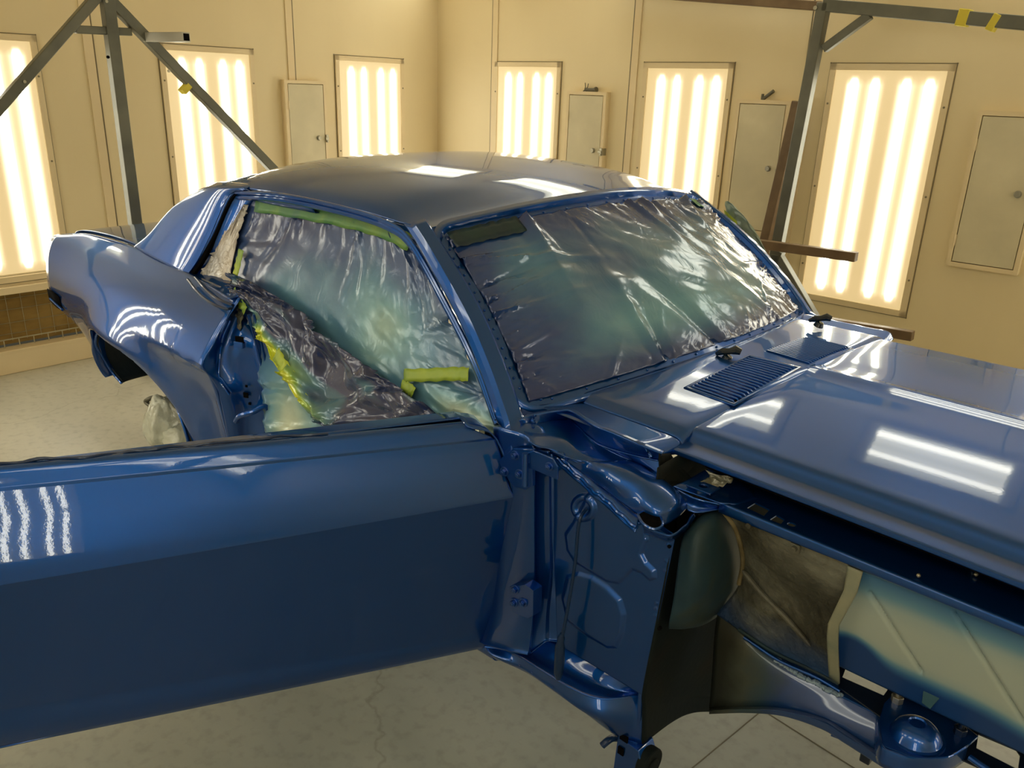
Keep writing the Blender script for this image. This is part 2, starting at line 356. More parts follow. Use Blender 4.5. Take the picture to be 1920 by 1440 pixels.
# ------------------------------------------------------------------ wall cabinets (latched access boxes)
def cabinet(c, right, out, label, w=.36, h=.83, latch_top=None):
    right, out = Vector(right), Vector(out); t = empty('wall_cabinet', c, label, 'cabinet', 'latched steel cabinets on the walls')
    R = Matrix((right, out, UP)).transposed(); D = .055
    def P(x, y, z): return Vector(c)+right*x+out*y+UP*z
    bm = bmesh.new(); f = .024
    for s in (-1, 1):
        box(bm, P(s*(w/2-f/2), D/2, 0), (f, D, h), R); box(bm, P(0, D/2, s*(h/2-f/2)), (w-2*f, D, f), R)
    box(bm, P(0, .006, 0), (w-2*f, .012, h-2*f), R)
    link('body', bm, TRIM, t, bevel=.003)
    bm = bmesh.new(); box(bm, P(0, D-.004, 0), (w-2*f-.008, .006, h-2*f-.008), R); d = link('door', bm, CABDOOR, t, bevel=.002)
    bm = bmesh.new(); cyl(bm, P(w*.26, D, .005), P(w*.26, D+.016, .005), .016, 6); cyl(bm, P(w*.26, D-.002, .005), P(w*.26, D+.004, .005), .019, 16)
    link('knob', bm, GALV, d, bevel=.001)
    bm = bmesh.new(); x = w/2-.012
    box(bm, P(x, D+.004, -.0), (.020, .008, .055), R); box(bm, P(x-.004, D+.011, .0), (.030, .008, .016), R); cyl(bm, P(x, D+.008, -.022), P(x, D+.016, -.022), .008, 10)
    box(bm, P(x+.012, D-.02, 0), (.004, .05, .05), R)
    link('latch', bm, GALV, t, bevel=.001)
    for z in (.24*h/.83*1.0, -.27):
        bm = bmesh.new(); cyl(bm, P(-w/2+f, D+.003, z-.03), P(-w/2+f, D+.003, z+.03), .005, 8); box(bm, P(-w/2+f-.008, D, z), (.02, .003, .05), R)
        link('hinge', bm, TRIM, t)
    if latch_top is not None:
        bm = bmesh.new()
        if latch_top == 0:
            cyl(bm, P(-.03, D*.5, h/2+.012), P(.06, D*.5, h/2+.012), .012, 10); tubepath(bm, [P(-.04, .03, h/2), P(-.03, .03, h/2+.03), P(-.035, .03, h/2+.06)], .003, 6); tubepath(bm, [P(-.05, .03, h/2), P(-.01, .03, h/2+.03), P(-.005, .03, h/2+.055)], .003, 6)
            cyl(bm, P(.06, D*.5, h/2+.012), P(.07, D*.5, h/2+.012), .022, 12)
        else:
            cyl(bm, P(-.02, D*.5, h/2+.0), P(.05, D*.5, h/2+.055), .011, 10); cyl(bm, P(-.02, D*.5, h/2+.001), P(-.02, D*.5, h/2+.035), .009, 8)
        link('cable_gland', bm, simple('dark_fitting', (.10, .095, .07), .5), t)
    return t
cabinet(W(UL, 1.706, 1.205), NR, NL, 'cream steel cabinet on the rear wall, behind the left of the car roof')
cabinet(W(-3.54, VR, 1.195), NL, -NR, 'small cream steel cabinet with wires on top, nearest the room corner on the right wall', latch_top=0)
cabinet(W(-2.15, VR, 1.18), NL, -NR, 'cream steel cabinet with a grey cable gland on top, left of the cantilever rack', latch_top=1)
cabinet(W(-.74, VR, 1.165), NL, -NR, 'cream steel cabinet at the right edge of the view')
# ------------------------------------------------------------------ steel racks
def sqtube(bm, a, b, w, up=UP, t=.003): return bar(bm, a, b, w, w, up)
ra = empty('a_frame_rack', W(-4.55, 0, ZF), 'grey steel A-frame rack standing behind the rear of the car', 'rack')
UA = -4.55
def LA(px, py, u=UA):
    d = sight(px, py); return CAM + d*((u-CAM.dot(NL))/d.dot(NL))
ap = LA(193, -60)
def leg(name, a, b, w=.062, m=STEEL, par=ra, extra=None, up=NL):
    bm = bmesh.new(); bar(bm, a, b, w, w, up)
    if extra: extra(bm)
    return link(name, bm, m, par, bevel=.004)
a0, b0 = LA(193, -60), LA(258, 455); dn = (b0-a0); vb = a0+dn*((ZF-a0.z)/dn.z)
leg('upright', a0, vb)
a1, b1 = LA(165, 12), LA(0, 200); dn = b1-a1; e1 = a1+dn*((ZF-a1.z)/dn.z); leg('leg', a1-dn*.25, e1, .05)
a2, b2 = LA(225, 20), LA(500, 305); dn = b2-a2; e2 = a2+dn*((ZF-a2.z)/dn.z); l2 = leg('leg', a2-dn*.15, e2, .055)
leg('crossbar', LA(140, 55), LA(245, 60), .04)
c = LA(245, 62)
bm = bmesh.new(); p0, p1 = LA(262, 72), LA(262, 72)+V(.42, -.10, .03)
s0 = LA(275, 70); s1 = s0 + NL*.34 + NR*.06 + UP*-.0
bar(bm, s0, s1, .05, .05); link('stub_tube', bm, simple('light_steel', (.42, .41, .36), .4, .4), ra, bevel=.003)
bm = bmesh.new(); d = (s1-s0).normalized(); bar(bm, s1, s1+d*.002, .036, .036); link('stub_opening', bm, BLACK, ra)
tw = simple('yellow_tape', (.62, .52, .05), .6)
bm = bmesh.new(); q = LA(347, 166); dd = (e2-a2).normalized(); bar(bm, q-dd*.016, q+dd*.016, .057, .057, NL); link('tape_wrap', bm, tw, ra)
for px, py in ((42, 153), (195, 3), (198, 107), (312, 133)):
    q = LA(px, py); bm = bmesh.new(); cyl(bm, q+NL*.026, q+NL*.035, .008, 10); link('bolt', bm, GALV if px != 198 else BLACK, ra)
# right: cantilever rack along the right wall
VB = 2.75
def RB_(px, py, v=VB):
    d = sight(px, py); return CAM + d*((v-CAM.dot(NR))/d.dot(NR))
rb = empty('cantilever_rack', V(RB_(1462, 480).x, RB_(1462, 480).y, ZF), 'grey steel rack with brown arms standing in front of the large wall light', 'rack')
leg('upright', RB_(1546, 5), RB_(1455, 478), .062, par=rb, up=NR)
a3, b3 = RB_(1452, 470), RB_(1528, 600); dn = b3-a3; leg('leg', a3, a3+dn*((ZF-a3.z)/dn.z), .06, par=rb, up=NR)
a4, b4 = RB_(1462, 470), RB_(1425, 560); dn = b4-a4; leg('leg', a4, a4+dn*((ZF-a4.z)/dn.z), .06, par=rb, up=NR)
leg('top_beam', RB_(1545, 10), RB_(1990, 50), .062, par=rb, up=NR)
leg('brace', RB_(1545, 92), RB_(1632, 28), .045, par=rb, up=NR)
leg('arm', RB_(1385, 452, 2.62), RB_(1606, 482, 2.62), .052, BROWN, rb, up=NR)
leg('arm', RB_(1500, 595, 2.62), RB_(1712, 630, 2.62), .052, BROWN, rb, up=NR)
leg('rear_upright', RB_(1497, 190, 2.98), RB_(1424, 500, 2.98), .06, BROWN, rb, up=NR)
leg('rear_beam', RB_(1150, -16, 2.98), RB_(1540, 12, 2.98), .05, BROWN, rb, up=NR)
bm = bmesh.new(); q = RB_(1534, 16); cyl(bm, q-NR*.03, q-NR*.042, .011, 12); link('bolt', bm, GALV, rb)
for px, wd, tl in ((1808, .052, .0), (1866, .034, .5)):
    q = RB_(px, 31+(px-1808)*.12)
    bm = bmesh.new(); dx = (RB_(1990, 50)-RB_(1545, 10)).normalized(); 
    bar(bm, q-dx*wd/2-UP*.006, q+dx*wd/2-UP*(.006+tl*.02), .078, .068, NR); o = link('tape_wrap', bm, tw, rb, bevel=.004)
# ================================================================== CAR
car = empty('car', (-1.45, 0, ZF), 'blue coupe body shell, freshly painted, masked and stripped of fenders and wheels, raised on stands', 'car')
def lerp(a, b, t): return a+(b-a)*t
def mirror(pts): return [Vector((p[0], -p[1], p[2])) for p in pts]
def mrows(rows): return [[Vector((p[0], -p[1], p[2])) for p in r][::-1] for r in rows]
# ---- windshield reference surface: a across (-1 near .. 1 far), t up the glass
def WS(a, t, off=0.0):
    hb, ht = .729, .634; hw = lerp(hb, ht, t); y = a*hw
    xb = -.681-.126*a*a; zb = .946-.046*a*a; xt = -1.132-.104*a*a; zt = 1.318-.064*a*a
    p = V(lerp(xb, xt, t)+.03*math.sin(math.pi*t), y, lerp(zb, zt, t)+.012*math.sin(math.pi*t))
    n = V(.62, 0, .78)
    return p+n*off
def ws_loop(ia, ib, it, off, n=26, r=.07):
    """rounded loop on the glass surface; ia/ib/it insets at the sides, bottom, top in (a,t) units"""
    a1, t0, t1 = 1-ia, ib, 1-it; pts = []
    ra, rt = r/.7, r/.5
    def arc(ca, ct, s):
        for k in range(9):
            q = math.radians(s+90*k/8); pts.append((ca+ra*math.cos(q), ct+rt*math.sin(q)))
    for k in range(n): pts.append((lerp(-a1+ra, a1-ra, k/n), t0))
    arc(a1-ra, t0+rt, -90)
    for k in range(1, n): pts.append((a1, lerp(t0+rt, t1-rt, k/n)))
    arc(a1-ra, t1-rt, 0)
    for k in range(1, n): pts.append((lerp(a1-ra, -a1+ra, k/n), t1))
    arc(-a1+ra, t1-rt, 90)
    for k in range(1, n): pts.append((-a1, lerp(t1-rt, t0+rt, k/n)))
    arc(-a1+ra, t0+rt, 180)
    return [WS(a, t, off) for a, t in pts]
def ring(name, loops, m, parent, **k):
    bm = bmesh.new(); vs = [[bm.verts.new(p) for p in l] for l in loops]; n = len(loops[0])
    for A, B in zip(vs[:-1], vs[1:]):
        for i in range(n): bm.faces.new((A[i], A[(i+1) % n], B[(i+1) % n], B[i]))
    return link(name, bm, m, parent, **k)
L0 = ws_loop(-.012, -.03, -.03, .004); L1 = ws_loop(0, 0, 0, .004); L2 = ws_loop(.012, .012, .012, -.012); L3 = ws_loop(.055, .050, .05, -.014); L4 = ws_loop(.06, .055, .055, -.022); L5 = ws_loop(.11, .09, .09, -.024)
wf = ring('windshield_frame', [L0, L1, L2, L3, L4, L5], PAINT, car, ang=40, solid=.002)
bm = bmesh.new()
for i, p in enumerate(ws_loop(.036, .034, .032, -.012)):
    if i % 2 == 0: bmesh.ops.create_uvsphere(bm, u_segments=8, v_segments=5, radius=.0035, matrix=Matrix.Translation(p))
link('spot_welds', bm, PAINT, wf)
# ---- roof
def sst(a, b, x):
    t = min(1, max(0, (x-a)/(b-a))); return t*t*(3-2*t)
def roof_edge(x0):
    q = math.sin(math.pi*min(1, max(0, (-1.24-x0)/1.05)))
    return .634+.030*q+.004*sst(-2.1, -2.4, x0), 1.258+.020*q-.012*sst(-2.15, -2.42, x0)
rows = []
AS = [0, .2, .4, .58, .72, .83, .91, .965, 1.0]
AS = [-a for a in AS[:0:-1]]+AS
for x0 in (-1.136, -1.15, -1.20, -1.28, -1.4, -1.58, -1.8, -2.0, -2.16, -2.28, -2.36, -2.42):
    s_ = sst(-1.15, -1.42, x0); hw, ze = roof_edge(x0); zc = 1.322+.056*math.sin(min(1, (-1.136-x0)/.75)*math.pi/2)-.095*max(0, (-1.95-x0)/.47)**2
    if x0 == -1.136: ze, zc, hw = 1.258, 1.322, .634
    r = []
    for a in AS:
        f = lerp(1-a*a, max(0, 1-abs(a)**3.0)**.62, s_)
        bow = .104*a*a*(1-sst(-1.14, -1.75, x0)) + .03*a*a*0
        r.append(V(x0-bow, a*hw, ze+(zc-ze)*f))
    rows.append(r)
surf('roof', rows, PAINT, car, nu=4, nv=5, solid=.003, soff=-1, ang=50)
# drip rail along the near and far roof edge, down the pillars
def drip(s):
    P = [V(-2.30, -.648, 1.235), V(-2.18, -.655, 1.252), V(-1.9, -.672, 1.276), V(-1.6, -.676, 1.278), V(-1.38, -.668, 1.262), V(-1.27, -.664, 1.222), V(-1.10, -.694, 1.10), V(-.955, -.728, .99), V(-.84, -.765, .885)]
    if s > 0: P = mirror(P)
    return P
# ---- near A pillar (strip between the window gap and the windshield frame)
def pillar(sgn, name='windshield_pillar'):
    L, R_ = [], []
    ts = [1.06, .93, .75, .5, .25, .08, -.02]
    for t in ts:
        p = WS(-1, t, .004); R_.append(p+V(.004, .006, 0))
        w_ = .046 if t < .9 else .040
        L.append(V(p.x-.006, p.y-w_+.002, p.z-.012))
    M1 = [lerp(l, r, .22)+V(.006, -.005, .006) for l, r in zip(L, R_)]
    M2 = [lerp(l, r, .82)+V(.005, -.001, .006) for l, r in zip(L, R_)]
    rows = [list(t) for t in zip([l+V(-.03, .004, -.0) for l in L], L, M1, M2, R_)]
    # base flares forward into the cowl side
    rows.append([V(-.86, -.745, .87), V(-.79, -.79, .86), V(-.765, -.793, .868), V(-.745, -.77, .880), V(-.735, -.725, .888)])
    rows.append([V(-.85, -.74, .82), V(-.785, -.80, .80), V(-.755, -.803, .806), V(-.72, -.79, .825), V(-.69, -.745, .850)])
    if sgn > 0: rows = mrows(rows)
    return surf(name, rows, PAINT, car, nu=4, nv=5, su=(1, 2, 3) if sgn < 0 else (1, 2, 3), ang=18, solid=.002)
pillar(-1); pillar(1)
for s in (-1, 1):
    P = drip(s); bm = bmesh.new(); tubepath(bm, cr(P, 6), .006, 8)
    link('drip_rail', bm, PAINT, car)
    # the door-opening seal lip inside the drip rail
    Q = [p+V(-.006, .010*(-s)*-1 if s > 0 else .010, -.016) for p in P]
    bm = bmesh.new(); tubepath(bm, cr(Q, 6), .010, 8); link('seal_lip', bm, PAINT, car)
# ---- sail panel (C pillar), front edge F along the quarter window, rear edge G
F = [V(-2.14, -.657, 1.266), V(-2.235, -.668, 1.235), V(-2.32, -.70, 1.10), V(-2.385, -.728, 1.0), V(-2.43, -.748, .945)]
G = [V(-2.42, -.638, 1.246), V(-2.50, -.645, 1.222), V(-2.70, -.66, 1.14), V(-2.87, -.69, 1.02), V(-3.0, -.705, .953)]
rows = []
for f, g in zip(F, G):
    rows.append([f+V(.0, .035, -.004), f, lerp(f, g, .12)+V(0, -.008, .004), lerp(f, g, .5)+V(0, -.014, .006), lerp(f, g, .88)+V(0, -.008, .004), g, g+V(-.01, .03, -.012)])
top = [V(-2.14, -.60, 1.275), V(-2.15, -.632, 1.295), V(-2.20, -.628, 1.300), V(-2.28, -.618, 1.302), V(-2.36, -.605, 1.298), V(-2.39, -.59, 1.292), V(-2.40, -.55, 1.285)]
rows = [[p+V(0, .03, .012) for p in rows[0]]]+rows
surf('sail_panel', rows, PAINT, car, nu=5, nv=6, su=(1,), ang=50)
surf('sail_panel', mrows(rows), PAINT, car, nu=5, nv=6, su=(5,), ang=50)
# outline for the unseen light-blocking film added over the rear window
rw = [[V(-2.39, a*.60, 1.325-.06*a*a), V(-2.63, a*.63, 1.15), V(-2.93, a*.67, .975)] for a in (-1, -.5, 0, .5, 1)]
# ---- quarter panels
ST = {
 -2.00: [(.945, -.775), (.917, -.797), (.883, -.828), (.822, -.875), (.751, -.921), (.712, -.896), (.667, -.883), (.583, -.874), (.487, -.859), (.36, -.84), (.27, -.80)],
 -2.18: [(.948, -.768), (.92, -.795), (.885, -.83), (.822, -.882), (.745, -.921), (.705, -.905), (.66, -.893), (.58, -.882), (.487, -.868), (.36, -.85), (.27, -.82)],
 -2.42: [(.950, -.755), (.925, -.785), (.89, -.828), (.822, -.885), (.75, -.915), (.70, -.917), (.64, -.912), (.56, -.900), (.487, -.885), (.36, -.86), (.27, -.83)],
 -2.76: [(.955, -.728), (.93, -.765), (.895, -.812), (.83, -.870), (.76, -.905), (.70, -.918), (.64, -.918), (.56, -.90), (.487, -.88), (.36, -.86), (.27, -.84)],
 -3.15: [(.953, -.715), (.93, -.748), (.895, -.790), (.83, -.840), (.76, -.866), (.70, -.872), (.64, -.868), (.56, -.852), (.487, -.850), (.40, -.825), (.34, -.785)],
 -3.50: [(.935, -.722), (.915, -.745), (.88, -.778), (.82, -.812), (.75, -.832), (.70, -.838), (.64, -.836), (.58, -.824), (.52, -.80), (.48, -.78), (.45, -.76)],
 -3.78: [(.895, -.755), (.885, -.768), (.86, -.785), (.81, -.803), (.75, -.814), (.70, -.818), (.65, -.816), (.60, -.806), (.56, -.79), (.53, -.77), (.50, -.75)],
}
KX = sorted(ST)
ACX, ACZ, AR, BR = -2.78, .27, .56, .385
ARR = .377
def zlow(x):
    base = .27 if x > ACX else lerp(.375, .54, min(1, max(0, (-3.15-x)/.63))**.8)
    d = abs(x-ACX)
    if x >= ACX and d < AR: return max(base, ACZ+BR*(1-(d/AR)**2.6)**(1/2.6))
    if x < ACX and d < ARR: return max(base, ACZ+BR*(1-(d/ARR)**4)**.25)
    return base
def prof_at(x):
    for a, b in zip(KX[:-1], KX[1:]):
        if a <= x <= b+1e-9:
            i = KX.index(a); t = (x-a)/(b-a)
            p = [ST[KX[max(i-1, 0)]], ST[a], ST[b], ST[KX[min(i+2, len(KX)-1)]]]
            out = []
            for j in range(11):
                v = []
                for c in (0, 1):
                    p0, p1, p2, p3 = (q[j][c] for q in p)
                    v.append(.5*((2*p1)+(p2-p0)*t+(2*p0-5*p1+4*p2-p3)*t*t+(3*p1-p0-3*p2+p3)*t**3))
                out.append(v)
            return out
    return [list(q) for q in ST[KX[-1]]]
def flare(x, z):
    """soft lip round the wheel opening"""
    q = abs(x-ACX)/(AR if x > ACX else ARR); e_ = 2.6 if x > ACX else 4
    d = ((q**e_+(max(0, z-ACZ)/BR)**e_)**(1/e_)-1)*.42
    return (.020*math.exp(-(d/.065)**2) if d > -.02 else 0) - .022*math.exp(-((x+2.09)/.06)**2)*sst(.70, .58, z)
def quarter(s):
    xs = [-3.78+.035*i for i in range(52)]; xs = [x for x in xs if x < -2.0]+[-2.0]
    xs += [ACX-ARR+.0003, ACX-ARR-.0003, ACX+AR-.0005]+[ACX+AR*math.sin(math.pi/2*k/20) for k in range(0, 20)]+[ACX-ARR*math.sin(math.pi/2*k/24) for k in range(1, 24)]
    xs = sorted(set(round(x, 4) for x in xs if x <= -2.0)); bm = bmesh.new(); cols = []
    for x in xs:
        pr = cr([V(0, p[1], p[0]) for p in prof_at(x)], 5)
        zl = zlow(x); zt = pr[0].z
        # resample between zt and zl
        ps = [p for p in pr if p.z > zl+.004]
        nxt = pr[len(ps)] if len(ps) < len(pr) else pr[-1]; last = ps[-1]
        t = 0 if abs(last.z-nxt.z) < 1e-6 else (last.z-zl)/(last.z-nxt.z)
        ps.append(lerp(last, nxt, min(1, t)))
        # even arc-length resample
        acc = [0]
        for a, b in zip(ps[:-1], ps[1:]): acc.append(acc[-1]+(b-a).length)
        fix = []
        N_ = 46
        for k in range(N_+1):
            q = acc[-1]*k/N_
            i = max(j for j in range(len(acc)) if acc[j] <= q+1e-9); i = min(i, len(ps)-2)
            u = (q-acc[i])/max(1e-9, acc[i+1]-acc[i]); fix.append(lerp(ps[i], ps[i+1], u))
        inn = [V(0, fix[-1].y+.03, fix[-1].z+.006)]
        lst = [V(0, fix[0].y+.012, fix[0].z+.003)]+fix
        cols.append([V(x, (p.y-flare(x, p.z))*(-1 if s > 0 else 1), p.z) for p in lst]+[V(x, (p.y)*(-1 if s > 0 else 1), p.z) for p in inn])
    gridmesh(cols, bm)
    return link('quarter_panel', bm, PAINT, car, ang=28, solid=.003, soff=0)
quarter(-1); quarter(1)
# rear end of the quarter and tail panel
tl = [[V(-3.775, p[1]*s_, p[0]) for p in ST[-3.78]] for s_ in (1,)][0]
tail = [[V(-3.78, p.y, p.z), V(-3.80, p.y*.90, p.z+.0), V(-3.79, 0, p.z), V(-3.80, -p.y*.90, p.z), V(-3.78, -p.y, p.z)] for p in tl]
surf('tail_panel', tail, PAINT, car, nu=3, nv=2)
# side marker recess near the rear tip
def qhit(px, py, off=.004):
    z = .65; y = -.82
    for _ in range(30):
        P = Y(px, py, y-off); x = max(-3.78, min(-2, P.x)); pr = prof_at(x); z = P.z
        for (z0, y0), (z1, y1) in zip(pr[:-1], pr[1:]):
            if z1 <= z <= z0: y = y0+(y1-y0)*(z0-z)/(z0-z1); break
    return P
oc = [qhit(*p, .006) for p in ((89, 541), (98, 545), (111, 557), (119, 583), (108, 577), (94, 563))]
bm = bmesh.new(); vs = [bm.verts.new(p) for p in oc]; bm.faces.new(vs)
sm = link('side_marker_recess', bm, BLACK, car, solid=.003); sm['label'] = 'dark side lamp recess in the quarter tip'
bm = bmesh.new(); tubepath(bm, [qhit(94, 560, .012), qhit(117, 581, .012)], .006, 8); link('lamp_lip', bm, PAINT, sm)
# deck lid between the quarters
rows = []
for x, z in ((-2.96, .955), (-3.05, .962), (-3.3, .962), (-3.6, .945), (-3.76, .915), (-3.80, .86)):
    rows.append([V(x, a*.672, z-.012*a*a) for a in (-1, -.9, -.5, 0, .5, .9, 1)])
surf('deck_lid', rows, PAINT, car, nu=4, nv=5, solid=.004)
rows = []
for x, z in ((-2.96, .955), (-3.15, .957), (-3.5, .940), (-3.77, .90)):
    rows.append([V(x, -.72, z-.002), V(x, -.698, z-.004), V(x, -.685, z-.010), V(x, -.682, z-.04)])
surf('deck_gutter', rows, PAINT, car, nu=3, nv=4); surf('deck_gutter', mrows(rows), PAINT, car, nu=3, nv=4)
# wheelhouse inner wall seen through the opening
WH = mottled('dark_undercoat', [(.35, (.004, .010, .018)), (.7, (.010, .020, .03))], 8, .55, bump=(40, .3, .004, 4))
arch = [(-2.235, .36), (-2.27, .45), (-2.33, .53), (-2.42, .59), (-2.54, .63), (-2.68, .645), (-2.78, .655), (-2.90, .650), (-3.00, .632), (-3.08, .598), (-3.13, .54), (-3.152, .47), (-3.152, .40), (-3.11, .355)]
rows = []
for k, (sc_, dy) in enumerate(((1.0, 0), (1.03, .03), (1.06, .12), (1.06, .26), (.9, .32), (.05, .33))):
    r = []
    for i, (x, z) in enumerate(arch):
        y = -.885 if x > -2.9 else -.885+.025*min(1, (-2.9-x)/.2)+.09*max(0, (.55-z)/.2)*.9
        r.append(V(ACX+(x-ACX)*sc_, y+dy, .30+(z-.30)*sc_))
    rows.append(r)
surf('wheelhouse', rows, WH, car, nu=3, nv=3, solid=.004)
for k, (dx, m_) in enumerate(((.0, PAINT),)):
    bm = bmesh.new(); tubepath(bm, cr([p+V(0, -.004, -.002) for p in rows[0]], 5), .006, 8); link('wheel_opening_lip', bm, m_, car)
# dark belt grooves along the quarter window
for pts in ([(352, 524), (372, 549), (396, 568), (422, 579), (434, 578)], [(366, 520), (388, 545), (412, 562), (436, 572)]):
    bm = bmesh.new(); tubepath(bm, cr([Z(x, y, .952-.0001*(x-350)) for x, y in pts], 6), .0045, 8); link('belt_groove', bm, RUBBER, car)
# ---- cowl panel
def zc_(y): return .946-.048*(y/.70)**2
def cowl_pt(x, y): return V(x, y, zc_(y)-.006*max(0, (x+.68)/.25))
rows = []
for k, (xo, dz) in enumerate(((0, -.001), (.015, .001), (.05, .0), (.12, 0), (.19, 0), (.235, -.001), (.248, -.010), (.25, -.03))):
    r = []
    for q in (-1, -.985, -.86, -.845, -.82, -.79, -.65, -.3, 0, .3, .65, .79, .82, .845, .86, .985, 1):
        sg = -1 if q < 0 else 1
        ye = lerp(.668, .672, xo/.25); y = q*ye
        a = y/.729; x0 = -.681-.126*a*a-.012; x1 = -.440-.03*(abs(y)/.6)**2
        x = lerp(x0, x1, xo/.25)
        if abs(q) > .87 and xo < .12: pass
        z = zc_(y)+dz
        aq = abs(q)
        if aq > .80: z -= {.82: .004, .845: .010, .86: .013, .985: .012, 1: .014}[aq]
        if aq > .87: z = max(z, .905-.002*(k > 5)*10)
        r.append(V(x, y, z))
    rows.append(r)
surf('cowl_panel', rows, PAINT, car, nu=4, nv=5, solid=.003, soff=-1, ang=50)
# ---- hood
def hood_edge(x): return .600+.017*max(0, (x+.45))/.7
def hood():
    prof = [(1.0, .878), (1.0, .885), (.992, .8865), (.93, .890), (.918, .8915), (.900, .901), (.882, .912), (.86, .9165), (.80, .920), (.6, .930), (.35, .9375), (.1, .9405), (.02, .9455), (0, .9465)]
    prof = [(-a, z) for a, z in prof]+[(a, z) for a, z in prof[-2::-1]]
    rows = []
    for x, dz in ((-.462, -.022), (-.458, -.003), (-.445, 0), (-.2, .001), (.1, 0), (.4, -.006), (.8, -.03)):
        r = []
        for a, z in prof:
            hw = hood_edge(x)
            xx = x-(.020*a*a if x < -.4 else .020*a*a*max(0, (.0-x)/.4) if x < 0 else 0)
            r.append(V(xx, a*hw, dz+z))
        rows.append(r)
    return rows
surf('hood', hood(), PAINT, car, nu=4, nv=6, su=(1, 4, 13, 22, 25), sv=(1, 2), solid=.0025, soff=-1, ang=40)
hu = []
for x in (-.40, .1, .8): hu.append([V(x, a*hood_edge(x), .868-.006*a*a) for a in (-.96, -.5, 0, .5, .96)])
surf('hood_underside', hu, BLACK, car, nu=2, nv=2)
# ---- door
TH = math.radians(-114); DD = V(math.cos(TH), math.sin(TH), 0); DN = V(-math.sin(TH), math.cos(TH), 0); PC = V(-.75, -.79, .73)
def DP(u, z, n): return V(PC.x, PC.y, 0)+DD*u+DN*n+V(0, 0, z)
# (u0, z0, z at u=1.05, n)
DPROF = [(.030, .262, .284, -.110), (.024, .262, .284, -.085), (.024, .275, .30, -.078), (.024, .30, .335, -.070), (.024, .315, .385, -.069), (.022, .36, .42, -.062), (.014, .50, .53, -.040), (.006, .64, .64, -.016), (.002, .715, .700, -.003), (.002, .729, .712, 0), (.004, .735, .720, -.001), (.012, .752, .757, -.006), (.02, .79, .80, -.018), (.028, .832, .846, -.036), (.034, .854, .880, -.048), (.038, .857, .885, -.053), (.042, .861, .889, -.055), (.09, .884, .911, -.066), (.098, .890, .917, -.072), (.098, .892, .919, -.080), (.098, .888, .915, -.088), (.098, .86, .88, -.092)]
rows = []
for u0, z0, z1, n in DPROF:
    r = [DP(u, lerp(z0, z1, (u-u0)/1.05), n-.010*((u-.3)/.9)**2*(1 if n > -.06 else .6)) for u in (u0, u0+.02, .3, .6, .9, 1.12, 1.165)]
    rows.append(r)
door = empty('door', tuple(DP(0, ZF, 0)-V(-1.45, 0, ZF))); door.parent = car
sk = surf('outer_skin', rows, PAINT, door, nu=5, nv=4, su=(1,), sv=(1, 4, 9, 14, 16, 19), solid=.002, ang=20, soff=-1)
# door shell: inner panel and front edge face
TW = simple('dim', (0, 0, 0))
rows = []
for u in (.03, .3, .8, 1.16):
    rows.append([DP(u, .285, -.085), DP(u, .285, -.16), DP(u, .5, -.175), DP(u, .80, -.165), DP(max(u, .10), .892, -.15), DP(max(u, .10), .894, -.10)])
surf('inner_panel', rows, PAINT, door, nu=4, nv=4, su=(1, 4))
fr = [[DP(.024+.0, .265, -.085), DP(.03, .265, -.17)], [DP(.014, .5, -.042), DP(.03, .5, -.175)], [DP(.004, .727, -.004), DP(.03, .727, -.165)], [DP(.034, .862, -.038), DP(.04, .862, -.15)], [DP(.098, .892, -.055), DP(.10, .892, -.15)]]
surf('front_edge', fr, PAINT, door, nu=3, nv=4)
rr = [[DP(1.163, z, n), DP(1.163, z, -.165)] for z, n in ((.29, -.09), (.5, -.05), (.72, -.01), (.85, -.04), (.92, -.07))]
surf('rear_edge', rr, PAINT, door, nu=2, nv=2)
# top sill lip with crinkled masking edge behind it
bm = bmesh.new(); pts = [DP(u, lerp(.892, .919, u/1.1)+.001+.0022*noise.noise(V(u*23, 0, 0))*2, -.09+.012*noise.noise(V(u*11, 5, 0))) for u in [i*.012+.40 for i in range(64)]]
tubepath(bm, pts, [.0025+.003*abs(noise.noise(V(i*.45, 2, 0))) for i in range(len(pts))], 6)
link('window_slot_masking', bm, RUBBER, door)
